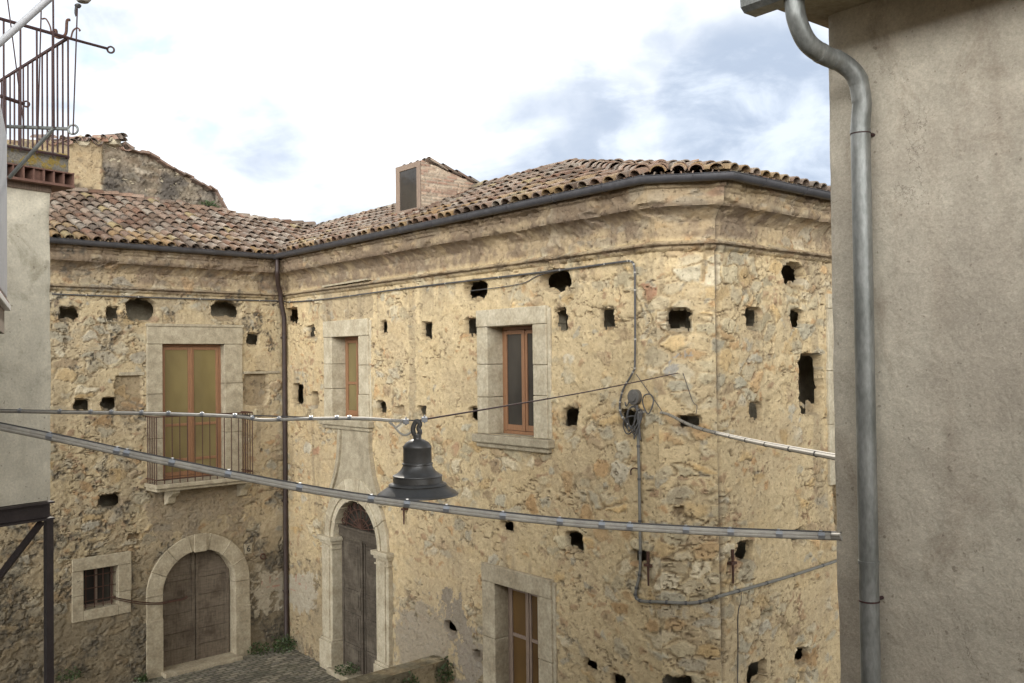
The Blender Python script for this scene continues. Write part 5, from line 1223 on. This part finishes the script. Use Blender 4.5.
# cables fixed along the wall
def wallpts(fr, lst, d=.03):
    o = []
    for x, y in lst: u, z = fr.uz(x, y, d); o.append(fr.P(u, z, d))
    return o
pts = wallpts(FL, [(52, 294), (110, 296), (200, 299), (280, 301)], .04) + wallpts(FM, [(290, 302), (330, 298.5), (400, 289), (470, 280.5), (560, 270), (620, 262), (631, 261.5), (634.5, 268), (635, 290), (635, 360), (633, 372), (624, 388), (620, 402), (621, 414), (628, 424), (637, 432)], .045)
pts_s = spline(pts, 6)
mb = MB(); mb.tube(pts_s, .0135, 7); o = mb.build('facade_cable', MT['cable_dark'], None, smooth=True, loc=pts[0]); tag(o, 'dark cable clipped under the eaves moulding and turning down the corner to the junction box', 'cable')
for i_ in range(4, len(pts_s) - 1, 4): t = un(pts_s[i_ + 1] - pts_s[i_] + 1e-9); mb = MB(); mb.tube([pts_s[i_] - t * .01, pts_s[i_] + t * .01], .017, 6); mb.build('clip', MT['cable_grey'], o)
pts = wallpts(FM, [(470, 291), (520, 284), (543, 274), (600, 264)], .03); mb = MB(); mb.tube(spline(pts, 6), .006, 6); o = mb.build('loose_wire', MT['cable_dark'], None, loc=pts[0]); tag(o, 'thin loose wire looping below the eaves cable beside the round hole', 'wire')
pts = wallpts(FM, [(638, 430), (639, 470), (640, 530), (640, 570), (636, 590), (636, 597), (642, 601)], .045) + wallpts(FC, [(662, 602), (690, 603), (708, 600)], .045) + wallpts(FRt, [(720, 596), (760, 585), (800, 573), (842, 559), (860, 553)], .05)
pts_s = spline(pts, 6); mb = MB(); mb.tube(pts_s, .019, 8); o = mb.build('conduit', MT['cable_dark'], None, smooth=True, loc=pts[0]); tag(o, 'grey conduit dropping from the junction box and swinging right along the stone corner', 'conduit')
o.data.materials[0] = mat_plain('grey_conduit', (.19, .18, .15), .7, 0, .2, 12, .0004)
for i_ in range(3, len(pts_s) - 1, 4): t = un(pts_s[i_ + 1] - pts_s[i_] + 1e-9); mb = MB(); mb.tube([pts_s[i_] - t * .014, pts_s[i_] + t * .014], .024, 8); mb.build('clip', MT['cable_dark'], o)
pts = wallpts(FRt, [(741, 590), (741, 600), (738, 615), (738, 650), (737.5, 690)], .02); mb = MB(); mb.tube(spline(pts, 5), .006, 6); o = mb.build('hanging_wire', MT['cable_dark'], None, loc=pts[0]); tag(o, 'thin dark wire hanging down the right stone face below the conduit', 'wire')
pts = wallpts(FC, [(683, 373), (688, 388), (693, 402), (697, 406), (696, 414)], .02); mb = MB(); mb.tube(spline(pts, 5), .004, 6); o = mb.build('patch_wire', MT['cable_dark'], None, loc=pts[0]); tag(o, 'short dark wire curling down from the cement patch on the stone corner', 'wire')
pts = [FM.P(*FM.uz(636, 374, .05), .05), FC.P(*FC.uz(662, 411, .1), .1)]; mb = MB(); mb.tube(pts, .005, 6); o = mb.build('stay_wire', MT['cable_dark'], None, loc=pts[0]); tag(o, 'thin stay wire slanting from the facade cable to the start of the branch cable', 'wire')
pts = wallpts(FL, [(112, 597), (122, 599), (140, 602), (158, 603), (170, 601), (182, 599), (187, 596)], .1); mb = MB(); mb.tube(spline(pts, 5), .012, 6); mb.tube(spline([p + np.array([.02, -.02, -.02 - .01 * math.sin(i)]) for i, p in enumerate(pts)], 5), .009, 6); o = mb.build('twisted_wire', MT['iron'], None, loc=pts[0]); tag(o, 'dark twisted wire tying the barred window to the arched plank door', 'wire')
# junction box with cable loops
q = FM.uz(637, 397); jb = empty('junction_box', FM.P(q[0], q[1], .03), 'round grey junction box with looped cables on the stone wall near the corner', 'junction box')
mb = MB(); cC = FM.P(q[0], q[1], 0); n3 = np.append(FM.n, 0)
mb.tube([cC - n3 * .02, cC + n3 * .07, cC + n3 * .075], [.095, .095, .075], 24); mb.tube([cC + n3 * .07, cC + n3 * .095], [.06, .055], 20); MT['box_grey'] = mat_plain('dull_grey_cast_box', (.13, .12, .105), .6, .1, .2, 9, .001); mb.build('box', MT['box_grey'], jb, smooth=True)
mb = MB()
for (cx, cy, rx, ry, ph) in ((634, 420, 6, 14, 0), (631, 419, 5, 12, .4), (637, 424, 4, 15, .8), (648, 404, 5, 10, 0), (630, 425, 7, 9, .3)):
    pts = [FM.P(*FM.uz(cx + rx * math.cos(a + ph), cy + ry * math.sin(a), .07), .07 + .02 * math.sin(a * 2)) for a in np.linspace(0, 2 * math.pi, 22)]; mb.tube(pts, .0085, 6, cap=False)
mb.tube(wallpts(FM, [(637, 405), (638, 414), (639, 425), (640, 440)], .06), .016, 8); mb.tube(spline(wallpts(FM, [(630, 398), (628, 404), (626, 406), (625, 402)], .05), 5), .009, 6); mb.build('cable_loop', MT['cable_dark'], jb)
mb = MB(); mb.tube(spline(wallpts(FM, [(631, 475), (631, 470), (634, 468), (638, 469)], .05), 4), .009, 6); o = mb.build('wall_hook', MT['iron'], None, loc=FM.P(*FM.uz(634, 470), .03)); tag(o, 'small bent iron hook beside the conduit below the junction box', 'hook')
# ------------------------------------------------------------------ weeds
def weed(c, r, h, n, seed, label):
    rs = random.Random(seed); mb = MB(); c = np.asarray(c, float)
    for k in range(n):
        a = rs.uniform(0, 6.28); rr = r * math.sqrt(rs.random()); z = h * rs.random() ** 1.2 * (1 - .5 * rr / r); p = c + np.array([rr * math.cos(a), rr * math.sin(a), z])
        d = un([rs.gauss(0, 1), rs.gauss(0, 1), rs.uniform(.1, 1)]); s_ = un(np.cross(d, [rs.gauss(0, 1), rs.gauss(0, 1), .3])); L_ = rs.uniform(.03, .07); w_ = L_ * .3
        mb.add([p, p + d * L_ * .5 + s_ * w_, p + d * L_, p + d * L_ * .5 - s_ * w_], [(0, 1, 2, 3)])
    o = mb.build('weed_tuft', MT['leaf'], None, loc=c); tag(o, label, 'weed', 'weeds growing on the walls and paving'); return o
weed(FL.P(FL.uz(256, 650)[0], .03, .12), .22, .25, 200, 1, 'weed tuft at the right foot of the arched plank door')
weed(FL.P(ud + .05, .03, .2), .35, .38, 380, 2, 'bushy weed at the bottom of the brown downpipe')
weed(FM.P(.35, .03, .2), .25, .3, 200, 3, 'weed tuft between the brown downpipe and the portal pilaster')
weed(FM.P(pL[0] + .55, .13, .12), .22, .2, 160, 4, 'low weeds at the threshold of the dark portal door')
weed(FM.P(FM.uz(449, 670)[0] + .02, zpt - .3, .1), .16, .4, 260, 5, 'weed clump at the end of the low parapet against the long wall')
weed(fpw.P(2.6, zpt - .25, .05), .14, .25, 120, 6, 'small weed growing from the face of the low parapet')
weed(FL.P(FL.uz(141, 668)[0], .03, .1), .12, .15, 90, 7, 'little weed at the left foot of the arched plank door')
weed(FL.P(FL.uz(68, 672)[0], .35, .06), .2, .22, 140, 8, 'weed in the stones under the small barred window')
q = fru.uz(70, 216); weed(fru.P(q[0], q[1], .08), .4, .14, 260, 9, 'grass tuft on the roof under the ruined wall, left end')
q = fru.uz(205, 207); weed(fru.P(q[0], q[1], .1), .22, .13, 160, 10, 'grass tuft on the roof at the low end of the ruined wall')
